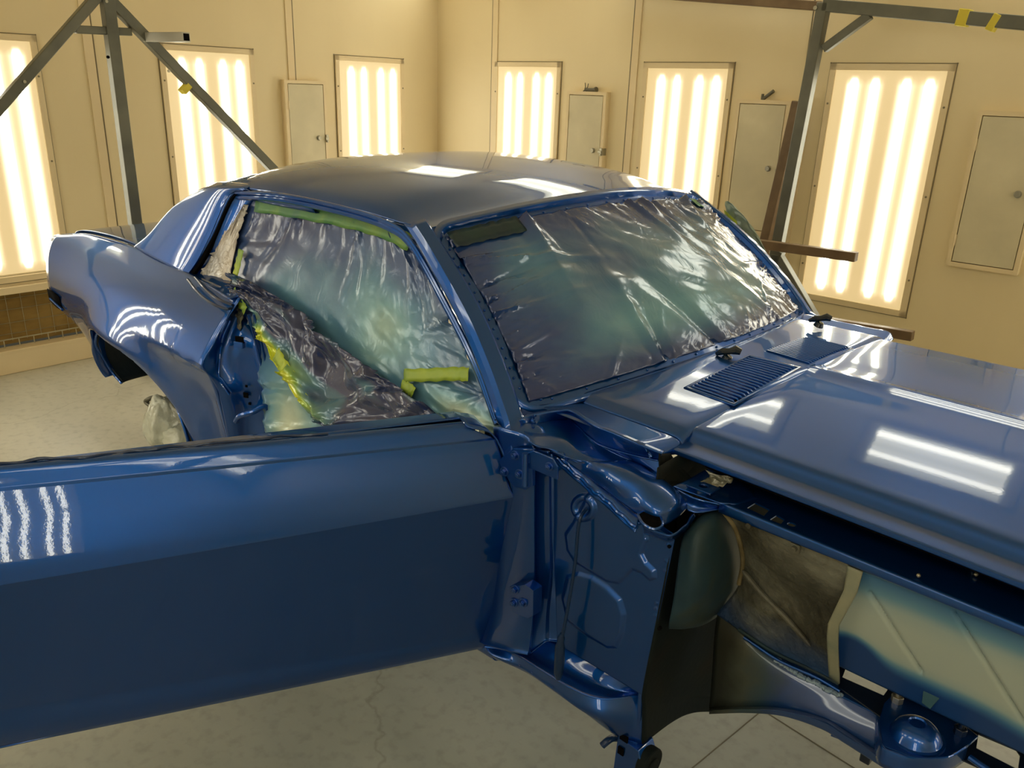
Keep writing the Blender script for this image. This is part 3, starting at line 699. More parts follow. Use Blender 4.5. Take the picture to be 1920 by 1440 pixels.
# ------------------------------------------------------------------ masking films
def film_mat(name, stops, scale=2.2, rough=.30, fine=1.0, wrinkle=.35, dist=.006, seed=0., vgrad=None, coat=.6, stretch=None, streak=True):
    m, N, L, b = mat(name)
    tc = N.new('ShaderNodeTexCoord'); mp = N.new('ShaderNodeMapping'); mp.inputs['Location'].default_value = (seed, seed*.7, 0); L.new(tc.outputs['Object'], mp.inputs[0])
    n = N.new('ShaderNodeTexNoise'); n.inputs['Scale'].default_value = scale; n.inputs['Detail'].default_value = 4; n.inputs['Distortion'].default_value = .5; L.new(mp.outputs[0], n.inputs[0])
    fac = n.outputs['Fac']
    at = N.new('ShaderNodeAttribute'); at.attribute_name = 'spray'
    mt = N.new('ShaderNodeMath'); mt.operation = 'MULTIPLY_ADD'; mt.inputs[1].default_value = .55; L.new(fac, mt.inputs[0])
    ml = N.new('ShaderNodeMath'); ml.operation = 'MULTIPLY'; ml.inputs[1].default_value = .72; L.new(at.outputs['Fac'], ml.inputs[0]); L.new(ml.outputs[0], mt.inputs[2])
    r = ramp(N, stops); L.new(mt.outputs[0], r.inputs[0]); L.new(r.outputs[0], b.inputs['Base Color'])
    b.inputs['Roughness'].default_value = rough; b.inputs['Coat Weight'].default_value = coat; b.inputs['Coat Roughness'].default_value = .12; b.inputs['Metallic'].default_value = .15
    n2 = N.new('ShaderNodeTexNoise'); n2.inputs['Scale'].default_value = 9; n2.inputs['Detail'].default_value = 6; n2.inputs['Distortion'].default_value = .9; n2.inputs['Roughness'].default_value = .5
    if stretch:
        m3 = N.new('ShaderNodeMapping'); m3.inputs['Scale'].default_value = stretch; L.new(tc.outputs['Object'], m3.inputs[0]); L.new(m3.outputs[0], n2.inputs[0])
    else: L.new(mp.outputs[0], n2.inputs[0])
    bp = N.new('ShaderNodeBump'); bp.inputs['Strength'].default_value = wrinkle; bp.inputs['Distance'].default_value = dist*2; L.new(n2.outputs['Fac'], bp.inputs['Height'])
    v = N.new('ShaderNodeTexVoronoi'); v.inputs['Scale'].default_value = 7; v.feature = 'SMOOTH_F1'; v.inputs['Smoothness'].default_value = .3; L.new(n2.outputs['Color'], v.inputs['Vector'])
    b2 = N.new('ShaderNodeBump'); b2.inputs['Strength'].default_value = .07*fine; b2.inputs['Distance'].default_value = dist; L.new(v.outputs['Distance'], b2.inputs['Height']); L.new(bp.outputs[0], b2.inputs['Normal'])
    L.new(b2.outputs[0], b.inputs['Normal']); L.new(b2.outputs[0], b.inputs['Coat Normal'])
    return m
FILM_W = film_mat('masking_film_windshield', [(.22, (.009, .028, .15)), (.40, (.022, .070, .25)), (.58, (.065, .19, .36)), (.8, (.13, .33, .48))], 2.6, seed=3, rough=.24, wrinkle=.30, coat=.9)
FILM_S = film_mat('masking_film_side', [(.22, (.03, .06, .20)), (.38, (.07, .13, .31)), (.52, (.10, .25, .42)), (.66, (.17, .37, .47)), (.78, (.27, .44, .44)), (.95, (.52, .62, .50))], 2.3, seed=1, wrinkle=.22)
def folds(n, w, amp, seed, edges='tblr', ln=(.15, .5), asp=1.0):
    R = random.Random(seed); out = []
    for _ in range(n):
        e = R.choice(edges); q = R.random(); l = R.uniform(*ln)
        if e == 't': p, d = (q, 1), (R.uniform(-.5, .5), -1)
        elif e == 'b': p, d = (q, 0), (R.uniform(-.6, .6), 1)
        elif e == 'l': p, d = (0, q), (1, R.uniform(-.7, .7))
        else: p, d = (1, q), (-1, R.uniform(-.7, .7))
        m_ = math.hypot(*d); out.append((p, (d[0]/m_, d[1]/m_), l, w*R.uniform(.5, 1.6), amp*R.uniform(.4, 1.2)*R.choice((1, 1, -1))))
    def f(u, v, P=None):
        s = 0
        for (px, py), (dx, dy), l, ww, am in out:
            x, y = (u-px)*asp, v-py; t = x*dx+y*dy
            if t < -.02 or t > l: continue
            c = abs(x*-dy+y*dx)
            wt = ww*(.5+1.2*t/l)
            if c < wt*2.5: s += am*max(0, 1-c/wt)**1.2*(1-max(0, t)/l)
        return s
    return f
def film_surface(name, G, mat_, parent, fn, spray, label=None, cat=None, bot=False, solid=.0008):
    """G fine grid of points; fn(u,v) lifts along the normal; spray(u,v) 0..1 stores how the overspray settled"""
    m, n = len(G)-1, len(G[0])-1; bm = bmesh.new(); rows = []; sp = []
    for i in range(m+1):
        r = []
        for j in range(n+1):
            a = G[min(i+1, m)][j]-G[max(i-1, 0)][j]; b = G[i][min(j+1, n)]-G[i][max(j-1, 0)]
            nn = b.cross(a); nn = nn.normalized() if nn.length > 1e-9 else V(0, 0, 1)
            u, v = j/n, i/m
            r.append(bm.verts.new(G[i][j]+nn*fn(u, v))); sp.append(spray(u, v, G[i][j]))
        rows.append(r)
    for i in range(m):
        for j in range(n): bm.faces.new((rows[i][j], rows[i][j+1], rows[i+1][j+1], rows[i+1][j]))
    me = bpy.data.meshes.new(name); bm.to_mesh(me); bm.free(); me.materials.append(mat_)
    at = me.attributes.new('spray', 'FLOAT', 'POINT')
    for k, s in enumerate(sp): at.data[k].value = s
    me.shade_smooth(); me.set_sharp_from_angle(angle=math.radians(60))
    o = bpy.data.objects.new(name, me); COL.objects.link(o)
    s = o.modifiers.new('s', 'SOLIDIFY'); s.thickness = solid; s.offset = 0
    if parent is not None:
        off = V(0, 0, 0); p = parent
        while p is not None: off += Vector(p.location); p = p.parent
        o.parent = parent; o.location = -off
    return tag(o, label, cat)
# windshield film
NU, NV = 170, 110
G = [[WS(lerp(-.945, .945, j/NU), lerp(.045, .955, i/NV), -.010+.006*math.sin(math.pi*j/NU)*math.sin(math.pi*i/NV)) for j in range(NU+1)] for i in range(NV+1)]
ff = folds(60, .018, .010, 5, 'tblrlb', (.12, .5), 1.6); ff3 = folds(16, .055, .020, 6, 'ttbbl', (.35, .9), 1.6)
ff2 = folds(150, .007, .006, 15, 'tblrbl', (.05, .16), 1.6)
def fw_(u, v):
    e = min(u*1.6, (1-u)*1.6, v, 1-v)
    return (.7*ff(u, v)+.6*ff2(u, v)+ff3(u, v)) + .006*noise.noise(V(u*6, v*3.5, 1.3)) + .004*noise.noise(V(u*16+v*8, v*9, 4)) + (.003*noise.noise(V(u*60, v*30, 7)))*math.exp(-e/.08)
def spw(u, v, P):
    e = min(1, min(u*1.6, (1-u)*1.3, v*1.2, (1-v)*.8)*3.2)
    return max(0, min(1, .05+.85*e*(.55+.6*noise.noise(V(u*3, v*2.5, 2)))))
wfilm = film_surface('windshield_masking_film', G, FILM_W, None, fw_, spw, 'crinkled plastic film with grey-blue overspray taped across the windshield opening', 'masking film')
TAPE = mottled('oversprayed_green_tape', [(.3, (.03, .13, .12)), (.5, (.08, .24, .08)), (.7, (.24, .38, .06))], 7, .45, bump=(30, .3, .003, 3))
TAPEY = mottled('yellow_green_tape', [(.3, (.14, .30, .08)), (.6, (.42, .54, .04)), (.75, (.30, .44, .06))], 6, .45, bump=(30, .2, .003, 3))
TAPED = mottled('dark_green_tape', [(.3, (.006, .018, .045)), (.7, (.009, .038, .045))], 9, .4, bump=(30, .3, .003, 3))
def strip_on_ws(name, a0, a1, t0, t1, m_, off=-.002, nseg=20):
    rows = [[WS(lerp(a0, a1, j/nseg), lerp(t0, t1, i/3)+.003*math.sin(j*1.7), off+.004*noise.noise(V(j*.6, i, 3))) for j in range(nseg+1)] for i in range(4)]
    bm = gridmesh(rows); return link(name, bm, m_, wfilm, solid=.0006)
strip_on_ws('tape_strip', -.94, -.62, .87, .965, TAPED)
strip_on_ws('tape_strip', .78, .93, .90, .97, TAPE)
# ---- side film
def ys(z): return -(.612+(1.25-z)*.315)
def side(px, py, off=0):
    z = 1.0
    for _ in range(25):
        P = Y(px, py, ys(z)-off); z = P.z
    return P
R0 = [[(474, 372), (560, 384), (650, 400), (728, 422), (776, 450)], [(440, 430), (540, 450), (650, 475), (745, 500), (812, 530)], [(378, 518), (510, 530), (640, 560), (750, 590), (854, 617)],
      [(425, 585), (545, 610), (660, 640), (770, 660), (886, 690)], [(470, 660), (590, 690), (700, 710), (805, 730), (916, 755)], [(490, 740), (610, 760), (730, 775), (840, 790), (942, 812)], [(500, 830), (620, 850), (740, 860), (860, 860), (950, 875)]]
rows = [[side(*p) for p in r] for r in R0]
G = dense(rows, 30, 16)
gf = folds(50, .02, .012, 22, 'tttllr', (.15, .45), 1.3); gf2 = folds(70, .008, .006, 25, 'ttllr', (.04, .14), 1.3)
def spsd(u, v, P):
    c = math.exp(-(((u-.62)/.42)**2+((v-.50)/.34)**2)); d = math.exp(-(((u-.86)/.16)**2+((v-.86)/.16)**2)); g = math.exp(-(((u-.1)/.10)**2+((v-.95)/.3)**2))*.9
    return max(0, min(1, .04+.42*c+.8*d+g*.8+.25*noise.noise(V(u*4, v*4, 8))-.25*max(0, .25-v)))
sfilm = film_surface('side_masking_film', G, FILM_S, None, lambda u, v: -(gf(u, 1-v)+gf2(u, 1-v)+.008*noise.noise(V(u*5, v*5, 1))+.003*noise.noise(V(u*22, v*14, 5))), spsd, 'tall sheet of plastic film with pale green-blue overspray closing the side window and door opening', 'masking film')
def strip_side(name, pxs, w_, m_, off=.014, par=sfilm, amp=.004):
    C = cr([side(x, y, off) for x, y in pxs], 8); rows = [[], [], [], []]
    for i, p in enumerate(C):
        d = (C[min(i+1, len(C)-1)]-C[max(i-1, 0)]).normalized(); q = V(0, -1, .3).cross(d).normalized()
        for k in range(4): rows[k].append(p+q*(w_*(k/3-.5))*(1+.08*math.sin(i*1.3))+V(0, -1, 0)*amp*noise.noise(V(i*.5, k*.9, 2)))
    return link(name, gridmesh(rows), m_, par, solid=.0006)
strip_side('tape_strip', [(478, 384), (560, 396), (650, 413), (720, 432), (768, 456)], .045, TAPE)
strip_side('tape_strip', [(757, 704), (800, 703), (850, 701), (878, 702)], .034, TAPEY, .022)
strip_side('tape_strip', [(752, 722), (766, 728), (775, 737)], .03, TAPEY, .022)
strip_side('tape_strip', [(452, 468), (447, 490), (441, 515)], .035, TAPEY, .02)
DSG = -1
# ---- crumpled film drape hanging over the door opening
def dr(px, py, off): return side(px, py, off)
D0 = [[(424, 512), (455, 520), (500, 545), (540, 572), (590, 610), (640, 650), (700, 695), (760, 738), (832, 783)],
      [(428, 535), (460, 550), (500, 580), (545, 612), (590, 650), (640, 690), (690, 725), (750, 762), (815, 790)],
      [(440, 552), (468, 580), (500, 612), (540, 650), (580, 692), (625, 730), (670, 760), (730, 785), (800, 797)],
      [(450, 566), (475, 595), (497, 628), (525, 672), (560, 715), (590, 755), (625, 785), (690, 800), (780, 806)],
      [(458, 578), (478, 604), (490, 632), (512, 678), (540, 720), (570, 760), (592, 795), (660, 815), (770, 818)]]
rows = [[dr(x, y, .050+.015*math.sin(i*1.2)*math.sin(j*.9+.6)) for j, (x, y) in enumerate(r)] for i, r in enumerate(D0)]
G = dense(rows, 18, 22)
df = folds(34, .07, .032, 31, 'tblrtb', (.25, 1.0), 1.6); df2 = folds(50, .022, .014, 35, 'tb', (.15, .6), 1.6)
def drape_mat():
    m = film_mat('masking_film_drape', [(.2, (.012, .028, .11)), (.42, (.035, .055, .16)), (.56, (.05, .17, .28)), (.74, (.14, .30, .22)), (.84, (.22, .42, .08)), (.98, (.60, .68, .03))], 3.4, seed=5, wrinkle=.3, dist=.006, coat=.75, rough=.26)
    return m
def spd(u, v, P):
    edge = max(0, (v-.42)/.5)*math.exp(-((u-.36)/.26)**2)
    teal = .35*math.exp(-(((u-.70)/.14)**2+((v-.85)/.35)**2))
    return max(0, min(1, .05+edge*1.3+teal+.55*noise.noise(V(u*6, v*4, 3))))
drape = film_surface('masking_film_drape', G, drape_mat(), None, lambda u, v: DSG*max(-.018, DSG*-1*(df(u, v)+df2(u, v)+.03*noise.noise(V(u*6, v*3, 2))+.004*noise.noise(V(u*24, v*12, 9)))), spd, 'crumpled dark flap of film and tape hanging diagonally over the pale side film', 'masking film')
def strip_drape(pts, w_, m_=TAPEY):
    return strip_side('tape_strip', pts, w_, m_, .062, drape, .008)
strip_drape([(437, 545), (447, 562), (460, 583)], .03)
strip_drape([(517, 662), (530, 685), (548, 710)], .045)
strip_drape([(540, 700), (552, 722), (572, 752)], .04)
# ---- far side: taped flap beyond the windshield
def farp(px, py): return Y(px, py, .86)
rows = [[farp(1360, 378), farp(1364, 377), farp(1370, 380), farp(1374, 384)], [farp(1362, 402), farp(1372, 400), farp(1384, 398), farp(1392, 402)], [farp(1378, 438), farp(1392, 434), farp(1404, 428), (farp(1414, 430))], [farp(1402, 470), farp(1412, 464), farp(1424, 456), farp(1432, 462)], [farp(1440, 505), farp(1444, 500), farp(1448, 498), farp(1450, 503)]]
G = dense(rows, 10, 10)
FILM_F = film_mat('masking_film_far', [(.25, (.10, .16, .22)), (.5, (.22, .34, .36)), (.75, (.45, .52, .42))], 9, seed=9, wrinkle=.5)
ffl = film_surface('far_masking_flap', G, FILM_F, None, lambda u, v: .008*noise.noise(V(u*4, v*9, 2)), lambda u, v, P: .5, 'narrow flap of film with yellow tape pieces sticking up beyond the far windshield pillar', 'masking film')
for a in ((1372, 405), (1388, 432), (1402, 447), (1418, 468)):
    c = farp(*a)+V(0, -.012, 0); rows = [[c+V(-.03+.02*i+.006*j, -.004*noise.noise(V(i, j, a[0])), .022-.018*j-.012*i) for i in range(4)] for j in range(4)]
    link('tape_piece', gridmesh(rows), TAPEY, ffl, solid=.0006)
# unseen film added over the rear window to block light
G = dense([[V(-2.385, a*.60, 1.315-.06*a*a), V(-2.63, a*.635, 1.15-.02*a*a), V(-2.95, a*.68, .965)] for a in (-1, -.5, 0, .5, 1)], 10, 8)
film_surface('light_block_film', G, FILM_W, None, lambda u, v: .003*noise.noise(V(u*6, v*6, 0)), lambda u, v, P: .4, 'unseen film added to block light at the rear window opening behind the roof', 'masking film')
# ================================================================== FRONT STRUCTURE
def smooth(e0, e1, x):
    t = min(1, max(0, (x-e0)/(e1-e0))); return t*t*(3-2*t)
def sdpoly(p, poly):
    """signed distance (negative inside) to a closed 2-D polygon"""
    x, y = p; d = 1e9; ins = False; n = len(poly)
    for i in range(n):
        x0, y0 = poly[i]; x1, y1 = poly[(i+1) % n]
        dx, dy = x1-x0, y1-y0; t = max(0, min(1, ((x-x0)*dx+(y-y0)*dy)/(dx*dx+dy*dy+1e-9)))
        d = min(d, math.hypot(x-x0-t*dx, y-y0-t*dy))
        if (y0 > y) != (y1 > y) and x < (x1-x0)*(y-y0)/(y1-y0)+x0: ins = not ins
    return -d if ins else d
# the panel lies in a vertical sheet; its pressings are laid out on its own measuring grid (px columns/rows of the survey)
def survey(name, corners, depth, n, m, fn, mat_, parent, ax=1, **k):
    """bilinear patch over four surveyed corners, depth(u,v) gives the plane coordinate"""
    (ax0, ay0), (bx, by), (cx, cy), (dx, dy) = corners   # TL TR BR BL
    rows = []
    for i in range(m+1):
        v = i/m; r = []
        for j in range(n+1):
            u = j/n
            px = (ax0*(1-u)+bx*u)*(1-v)+(dx*(1-u)+cx*u)*v; py = (ay0*(1-u)+by*u)*(1-v)+(dy*(1-u)+cy*u)*v
            P = on(px, py, ax, depth(u, v)); h = fn(px, py) if fn else 0
            if ax == 1: P.y -= h
            else: P.x += h
            r.append(P)
        rows.append(r)
    return link(name, gridmesh(rows), mat_, parent, **k)
low = [(1066, 1078), (1088, 1072), (1115, 1080), (1142, 1098), (1166, 1122), (1174, 1150), (1170, 1185), (1158, 1212), (1140, 1212), (1100, 1188), (1066, 1162), (1056, 1120)]
up = [(1062, 1000), (1066, 1030), (1080, 1052), (1110, 1070), (1140, 1088), (1162, 1092), (1176, 1078), (1188, 1066), (1204, 1072), (1220, 1086), (1231, 1082), (1230, 1068), (1214, 1052), (1206, 1036), (1216, 1010), (1212, 960), (1120, 900), (1076, 980)]
def cside(px, py):
    h = .0
    d = sdpoly((px, py), low); h += .007*smooth(3, -7, d)
    d = sdpoly((px, py), up); h += .006*smooth(3, -6, d)
    r = math.hypot((px-1098), (py-950)*1.02)
    h += .007*smooth(27, 19, r)-.006*smooth(19, 12, r)
    for bx, by in ((1232, 1130), (1231, 1140), (1230, 1152), (1214, 1010), (1253, 1020), (1250, 1050), (1248, 1068)):
        h += .002*math.exp(-((px-bx)**2+(py-by)**2)/6)
    return h
cs = survey('cowl_side_panel', [(1034, 845), (1268, 1003), (1205, 1302), (1046, 1206)], lambda u, v: lerp(-.742, -.700, u), 190, 230, cside, PAINT, car, solid=.003, ang=60)
c = Y(1098, 950, -.7265)
bm = bmesh.new(); cyl(bm, c+V(0, -.004, 0), c+V(0, .012, 0), .0135, 24); hole = link('cable_hole', bm, BLACK, cs); hole['label'] = 'round cable hole in the side panel'
for px, py in ((1256, 1024), (1237, 1178)):
    q = Y(px, py, -.703); bm = bmesh.new(); cyl(bm, q+V(0, -.004, 0), q+V(0, .004, 0), .004, 10); link('small_hole', bm, BLACK, cs)
# cable through the hole with a taped boot
bm = bmesh.new(); tubepath(bm, cr([c+V(0, .01, 0), Y(1097, 957, -.745), Y(1088, 972, -.765), Y(1083, 1000, -.77), Y(1079, 1050, -.775), Y(1068, 1120, -.785), Y(1058, 1175, -.79), Y(1052, 1205, -.79)], 8), .0038, 10)
cb = link('drive_cable', bm, RUBBER, car)
bm = bmesh.new(); tubepath(bm, [Y(1053, 1188, -.79), Y(1052, 1196, -.79), Y(1051, 1204, -.79), Y(1050, 1212, -.79), Y(1049, 1240, -.79), Y(1047, 1262, -.79), Y(1047, 1273, -.79)], [.004, .009, .008, .012, .0125, .011, .006], 12)
link('cable_boot', bm, RUBBER, cb)
# hinge pillar: columns across, rows down
PR = [[(925, 800, -.79), (936, 800, -.800), (985, 815, -.795), (1001, 836, -.785), (1004, 838, -.768), (1028, 846, -.762), (1032, 848, -.748), (1040, 852, -.742)],
      [(932, 870, -.79), (942, 872, -.795), (985, 885, -.79), (1001, 890, -.785), (1004, 890, -.765), (1029, 890, -.760), (1033, 890, -.748), (1042, 892, -.740)],
      [(930, 980, -.79), (944, 980, -.795), (985, 985, -.79), (1001, 990, -.785), (1004, 990, -.765), (1030, 985, -.760), (1034, 985, -.748), (1044, 985, -.738)],
      [(926, 1080, -.79), (938, 1080, -.795), (980, 1080, -.79), (1001, 1085, -.785), (1004, 1085, -.762), (1030, 1075, -.757), (1036, 1078, -.746), (1046, 1082, -.736)],
      [(920, 1140, -.79), (930, 1145, -.797), (975, 1150, -.793), (998, 1155, -.788), (1001, 1155, -.765), (1024, 1150, -.757), (1030, 1150, -.746), (1048, 1150, -.736)],
      [(900, 1190, -.79), (915, 1196, -.812), (960, 1205, -.805), (992, 1212, -.792), (997, 1212, -.775), (1022, 1195, -.757), (1030, 1193, -.748), (1050, 1195, -.736)],
      [(896, 1202, -.80), (910, 1210, -.820), (955, 1222, -.815), (988, 1228, -.80), (995, 1226, -.785), (1022, 1204, -.762), (1030, 1202, -.752), (1052, 1205, -.742)]]
surf('hinge_pillar', [[Y(*p) for p in r] for r in PR], PAINT, car, nu=5, nv=7, su=(1, 3, 4, 5, 6), solid=.003, ang=38)
# hinges
def poly_plate(name, pts, off, th, parent, m=PAINT, ax=1, bev=.001, ext=None):
    bm = bmesh.new(); P = [on(p[0], p[1], ax, (off if len(p) < 3 else p[2])) for p in pts]; vs = [bm.verts.new(p) for p in P]; f = bm.faces.new(vs)
    r = bmesh.ops.extrude_face_region(bm, geom=[f]); d = Vector(ext) if ext else V(0, th, 0)
    for e in r['geom']:
        if isinstance(e, bmesh.types.BMVert): e.co += d
    bmesh.ops.recalc_face_normals(bm, faces=bm.faces)
    return link(name, bm, m, parent, bevel=bev, smooth=False)
uh = poly_plate('upper_hinge', [(934, 864), (962, 841), (998, 843), (998, 912), (985, 919), (960, 911), (944, 884)], -.812, .010, car)
for px, py in ((966, 854), (974, 889), (946, 884)): bolt('hinge_bolt', Y(px, py, -.813), V(.1, -1, 0), .0075, PAINT, uh)
br = bmesh.new()
F2 = [(976, 872), (980, 852), (1000, 845), (1036, 860), (1045, 876), (1045, 900), (1008, 884)]
H2 = [(983, 870), (985, 857), (993, 853), (993, 868)]
def planar_px(bm, outer, holes, y, th):
    O = Y(outer[0][0], outer[0][1], y); f = lambda p: (Y(p[0], p[1], y).x-O.x, Y(p[0], p[1], y).z-O.z)
    return plate(bm, [f(p) for p in outer], [[f(p) for p in h] for h in holes], O, V(1, 0, 0), V(0, 0, 1), -th)
planar_px(br, F2, [H2], -.835, .004)
br = link('hinge_leaf', br, PAINT, uh, bevel=.001, smooth=False)
bolt('hinge_bolt', Y(1030, 875, -.836), V(.1, -1, 0), .0065, PAINT, br)
bm = bmesh.new(); cyl(bm, Y(985, 895, -.84)-V(0, 0, .02), Y(985, 850, -.84), .007, 12); link('hinge_pin', bm, PAINT, uh)
lh = poly_plate('lower_hinge', [(955, 1100), (984, 1096), (1000, 1108), (999, 1155), (990, 1160), (960, 1148)], -.822, .03, car)
for px, py in ((966, 1105), (964, 1130), (981, 1130)): bolt('hinge_bolt', Y(px, py, -.823), V(.1, -1, 0), .0075, PAINT, lh)
# rocker front end
r0 = [Z(935, 1196, .325), Z(1000, 1192, .325), Z(1062, 1212, .325), Z(1110, 1240, .325), Z(1155, 1268, .323), Z(1198, 1293, .322)]
r1 = [Z(926, 1203, .300), Z(985, 1216, .298), Z(1040, 1240, .296), Z(1085, 1264, .296), Z(1135, 1287, .300), Z(1190, 1297, .305)]
r1b = [Z(918, 1207, .298), Z(970, 1219, .294), Z(1030, 1252, .292), Z(1080, 1278, .292), Z(1130, 1299, .296), Z(1188, 1300, .300)]
r0.append(Z(1208, 1294, .322)); r1.append(Z(1207, 1297, .305)); r1b.append(Z(1207, 1300, .300))
r2 = [Z(909, 1213, .305), Z(955, 1222, .302), Z(1020, 1260, .300), Z(1075, 1293, .300), Z(1128, 1311, .300), Z(1188, 1306, .300), Z(1207, 1304, .300)]
r3 = [Y(918, 1226, r2[0].y-.004), Y(970, 1246, r2[1].y-.004), Y(1033, 1288, r2[2].y-.006), Y(1085, 1325, r2[3].y-.006), Y(1135, 1345, r2[4].y-.004), Y(1190, 1345, -.70), Y(1209, 1342, -.69)]
r4 = [Y(930, 1234, r2[0].y+.01), Y(990, 1262, r2[1].y+.01), Y(1045, 1300, r2[2].y+.01), Y(1097, 1336, r2[3].y+.01), Y(1155, 1378, -.715), Y(1198, 1392, -.69), Y(1206, 1396, -.68)]
rk = surf('rocker_end', [r0, r1, r1b, r2, r3, r4], PAINT, car, nu=8, nv=6, sv=(3,), solid=.003, ang=40)
bm = bmesh.new(); tubepath(bm, cr([p+V(0, 0, .002) for p in r0[1:]], 6), .0022, 6); link('seam_bead', bm, PAINT, rk)
bm = bmesh.new(); tubepath(bm, cr([p+V(0, 0, .001) for p in r2], 6), .0025, 6); link('seam_bead', bm, PAINT, rk)
for i, (px, py) in enumerate(((958, 1238), (974, 1247), (997, 1261), (1034, 1289), (1062, 1309), (1076, 1315), (1130, 1350))):
    q = Y(px, py, -.845+.018*i); bm = bmesh.new(); bmesh.ops.create_uvsphere(bm, u_segments=8, v_segments=6, radius=.0028, matrix=Matrix.Translation(q)); link('spot_weld', bm, PAINT, rk)
# rocker running back under the door opening
rows = []
for x, y in ((-.95, -.77), (-1.2, -.80), (-1.6, -.82), (-2.05, -.84)):
    rows.append([V(x, y+.09, .33), V(x, y+.01, .325), V(x, y-.0, .31), V(x, y-.005, .25), V(x, y+.02, .20), V(x, y+.06, .18)])
surf('rocker_panel', rows, PAINT, car, nu=5, nv=4, solid=.003)
bm = bmesh.new(); cyl(bm, Y(938, 1218, -.76), Y(924, 1212, -.76)+V(-.08, 0, 0), .030, 24); bmesh.ops.create_uvsphere(bm, u_segments=16, v_segments=8, radius=.030, matrix=Matrix.Translation(Y(938, 1216, -.76))); link('rocker_inner_tube', bm, PAINT, car)
# vertical flange below the side panel, front face of the torque box
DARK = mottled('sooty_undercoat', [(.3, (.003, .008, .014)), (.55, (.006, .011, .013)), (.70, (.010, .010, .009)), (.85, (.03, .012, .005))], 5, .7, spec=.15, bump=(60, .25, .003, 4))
surf('side_flange', [[Y(1197, 1293, -.70), Y(1206, 1292, -.695), Y(1213, 1285, -.68)], [Y(1195, 1330, -.70), Y(1206, 1335, -.69), Y(1212, 1330, -.67)], [Y(1196, 1392, -.69), Y(1202, 1400, -.68), Y(1210, 1395, -.66)]], PAINT, car, nu=4, nv=5, solid=.003)
fb = [[(1262, 1003, -.385), (1300, 985, -.372), (1340, 980, -.37), (1400, 1010, -.37)],
      [(1248, 1080, -.39), (1290, 1090, -.39), (1340, 1100, -.39), (1400, 1100, -.39)],
      [(1230, 1170, -.40), (1275, 1180, -.40), (1320, 1180, -.40), (1380, 1180, -.40)],
      [(1206, 1292, -.41), (1250, 1290, -.42), (1300, 1290, -.42), (1360, 1290, -.42)],
      [(1205, 1330, -.41), (1250, 1320, -.43), (1300, 1310, -.44), (1350, 1310, -.44)],
      [(1204, 1395, -.41), (1262, 1352, -.43), (1300, 1336, -.44), (1345, 1334, -.44)]]
surf('torque_box', [[X(*p) for p in r] for r in fb], DARK, car, nu=8, nv=8, solid=.003, ang=60)
SPRAY = mottled('primer_with_overspray', [(.30, (.008, .02, .035)), (.5, (.018, .045, .065)), (.62, (.030, .045, .045)), (.78, (.028, .026, .018))], 4, .5, bump=(50, .15, .003, 4), distort=.6, spec=.25)
bu = [[(1290, 990, -.375), (1318, 965, -.36), (1345, 953, -.355), (1362, 956, -.36), (1372, 962, -.375)],
      [(1280, 1010, -.36), (1310, 995, -.325), (1345, 985, -.315), (1372, 995, -.33), (1382, 1005, -.365)],
      [(1272, 1060, -.355), (1305, 1055, -.31), (1345, 1050, -.30), (1378, 1050, -.32), (1388, 1055, -.36)],
      [(1264, 1120, -.355), (1300, 1120, -.31), (1340, 1112, -.30), (1375, 1100, -.33), (1388, 1095, -.365)],
      [(1256, 1160, -.36), (1292, 1163, -.33), (1328, 1152, -.325), (1360, 1125, -.345), (1380, 1108, -.37)],
      [(1254, 1178, -.385), (1285, 1178, -.38), (1320, 1170, -.38), (1350, 1150, -.385), (1375, 1120, -.39)]]
surf('firewall_bulge', [[X(*p) for p in r] for r in bu], SPRAY, car, nu=8, nv=8, solid=.003, ang=60)
# ---- inner apron: rusty rear half, sprayed front half
RUST = None
def apron_mat():
    m, N, L, b = mat('grimy_bare_steel')
    tc = N.new('ShaderNodeTexCoord'); n = N.new('ShaderNodeTexNoise'); n.inputs['Scale'].default_value = 5; n.inputs['Detail'].default_value = 8; n.inputs['Distortion'].default_value = .4; L.new(tc.outputs['Object'], n.inputs[0])
    r = ramp(N, [(.30, (.026, .024, .016)), (.43, (.060, .058, .042)), (.52, (.115, .115, .09)), (.62, (.22, .23, .19)), (.85, (.34, .35, .30))]); L.new(n.outputs['Fac'], r.inputs[0])
    # blue overspray settled along the bottom (a band in the car's own height)
    sp = N.new('ShaderNodeSeparateXYZ'); L.new(tc.outputs['Object'], sp.inputs[0])
    n2 = N.new('ShaderNodeTexNoise'); n2.inputs['Scale'].default_value = 9; L.new(tc.outputs['Object'], n2.inputs[0])
    ad = N.new('ShaderNodeMath'); ad.operation = 'MULTIPLY_ADD'; ad.inputs[1].default_value = .10; L.new(n2.outputs['Fac'], ad.inputs[0]); L.new(sp.outputs[2], ad.inputs[2])
    mr = N.new('ShaderNodeMapRange'); mr.inputs['From Min'].default_value = .50; mr.inputs['From Max'].default_value = .60; L.new(ad.outputs[0], mr.inputs['Value'])
    mx = N.new('ShaderNodeMix'); mx.data_type = 'RGBA'; L.new(mr.outputs[0], mx.inputs['Factor']); mx.inputs[6].default_value = (.012, .055, .17, 1); L.new(r.outputs[0], mx.inputs[7])
    L.new(mx.outputs[2], b.inputs['Base Color']); b.inputs['Roughness'].default_value = .55
    n3 = N.new('ShaderNodeTexNoise'); n3.inputs['Scale'].default_value = 55; n3.inputs['Detail'].default_value = 5; L.new(tc.outputs['Object'], n3.inputs[0])
    bp = N.new('ShaderNodeBump'); bp.inputs['Strength'].default_value = .9; bp.inputs['Distance'].default_value = .007; L.new(n3.outputs['Fac'], bp.inputs['Height']); L.new(bp.outputs[0], b.inputs['Normal'])
    return m
RUST = apron_mat()
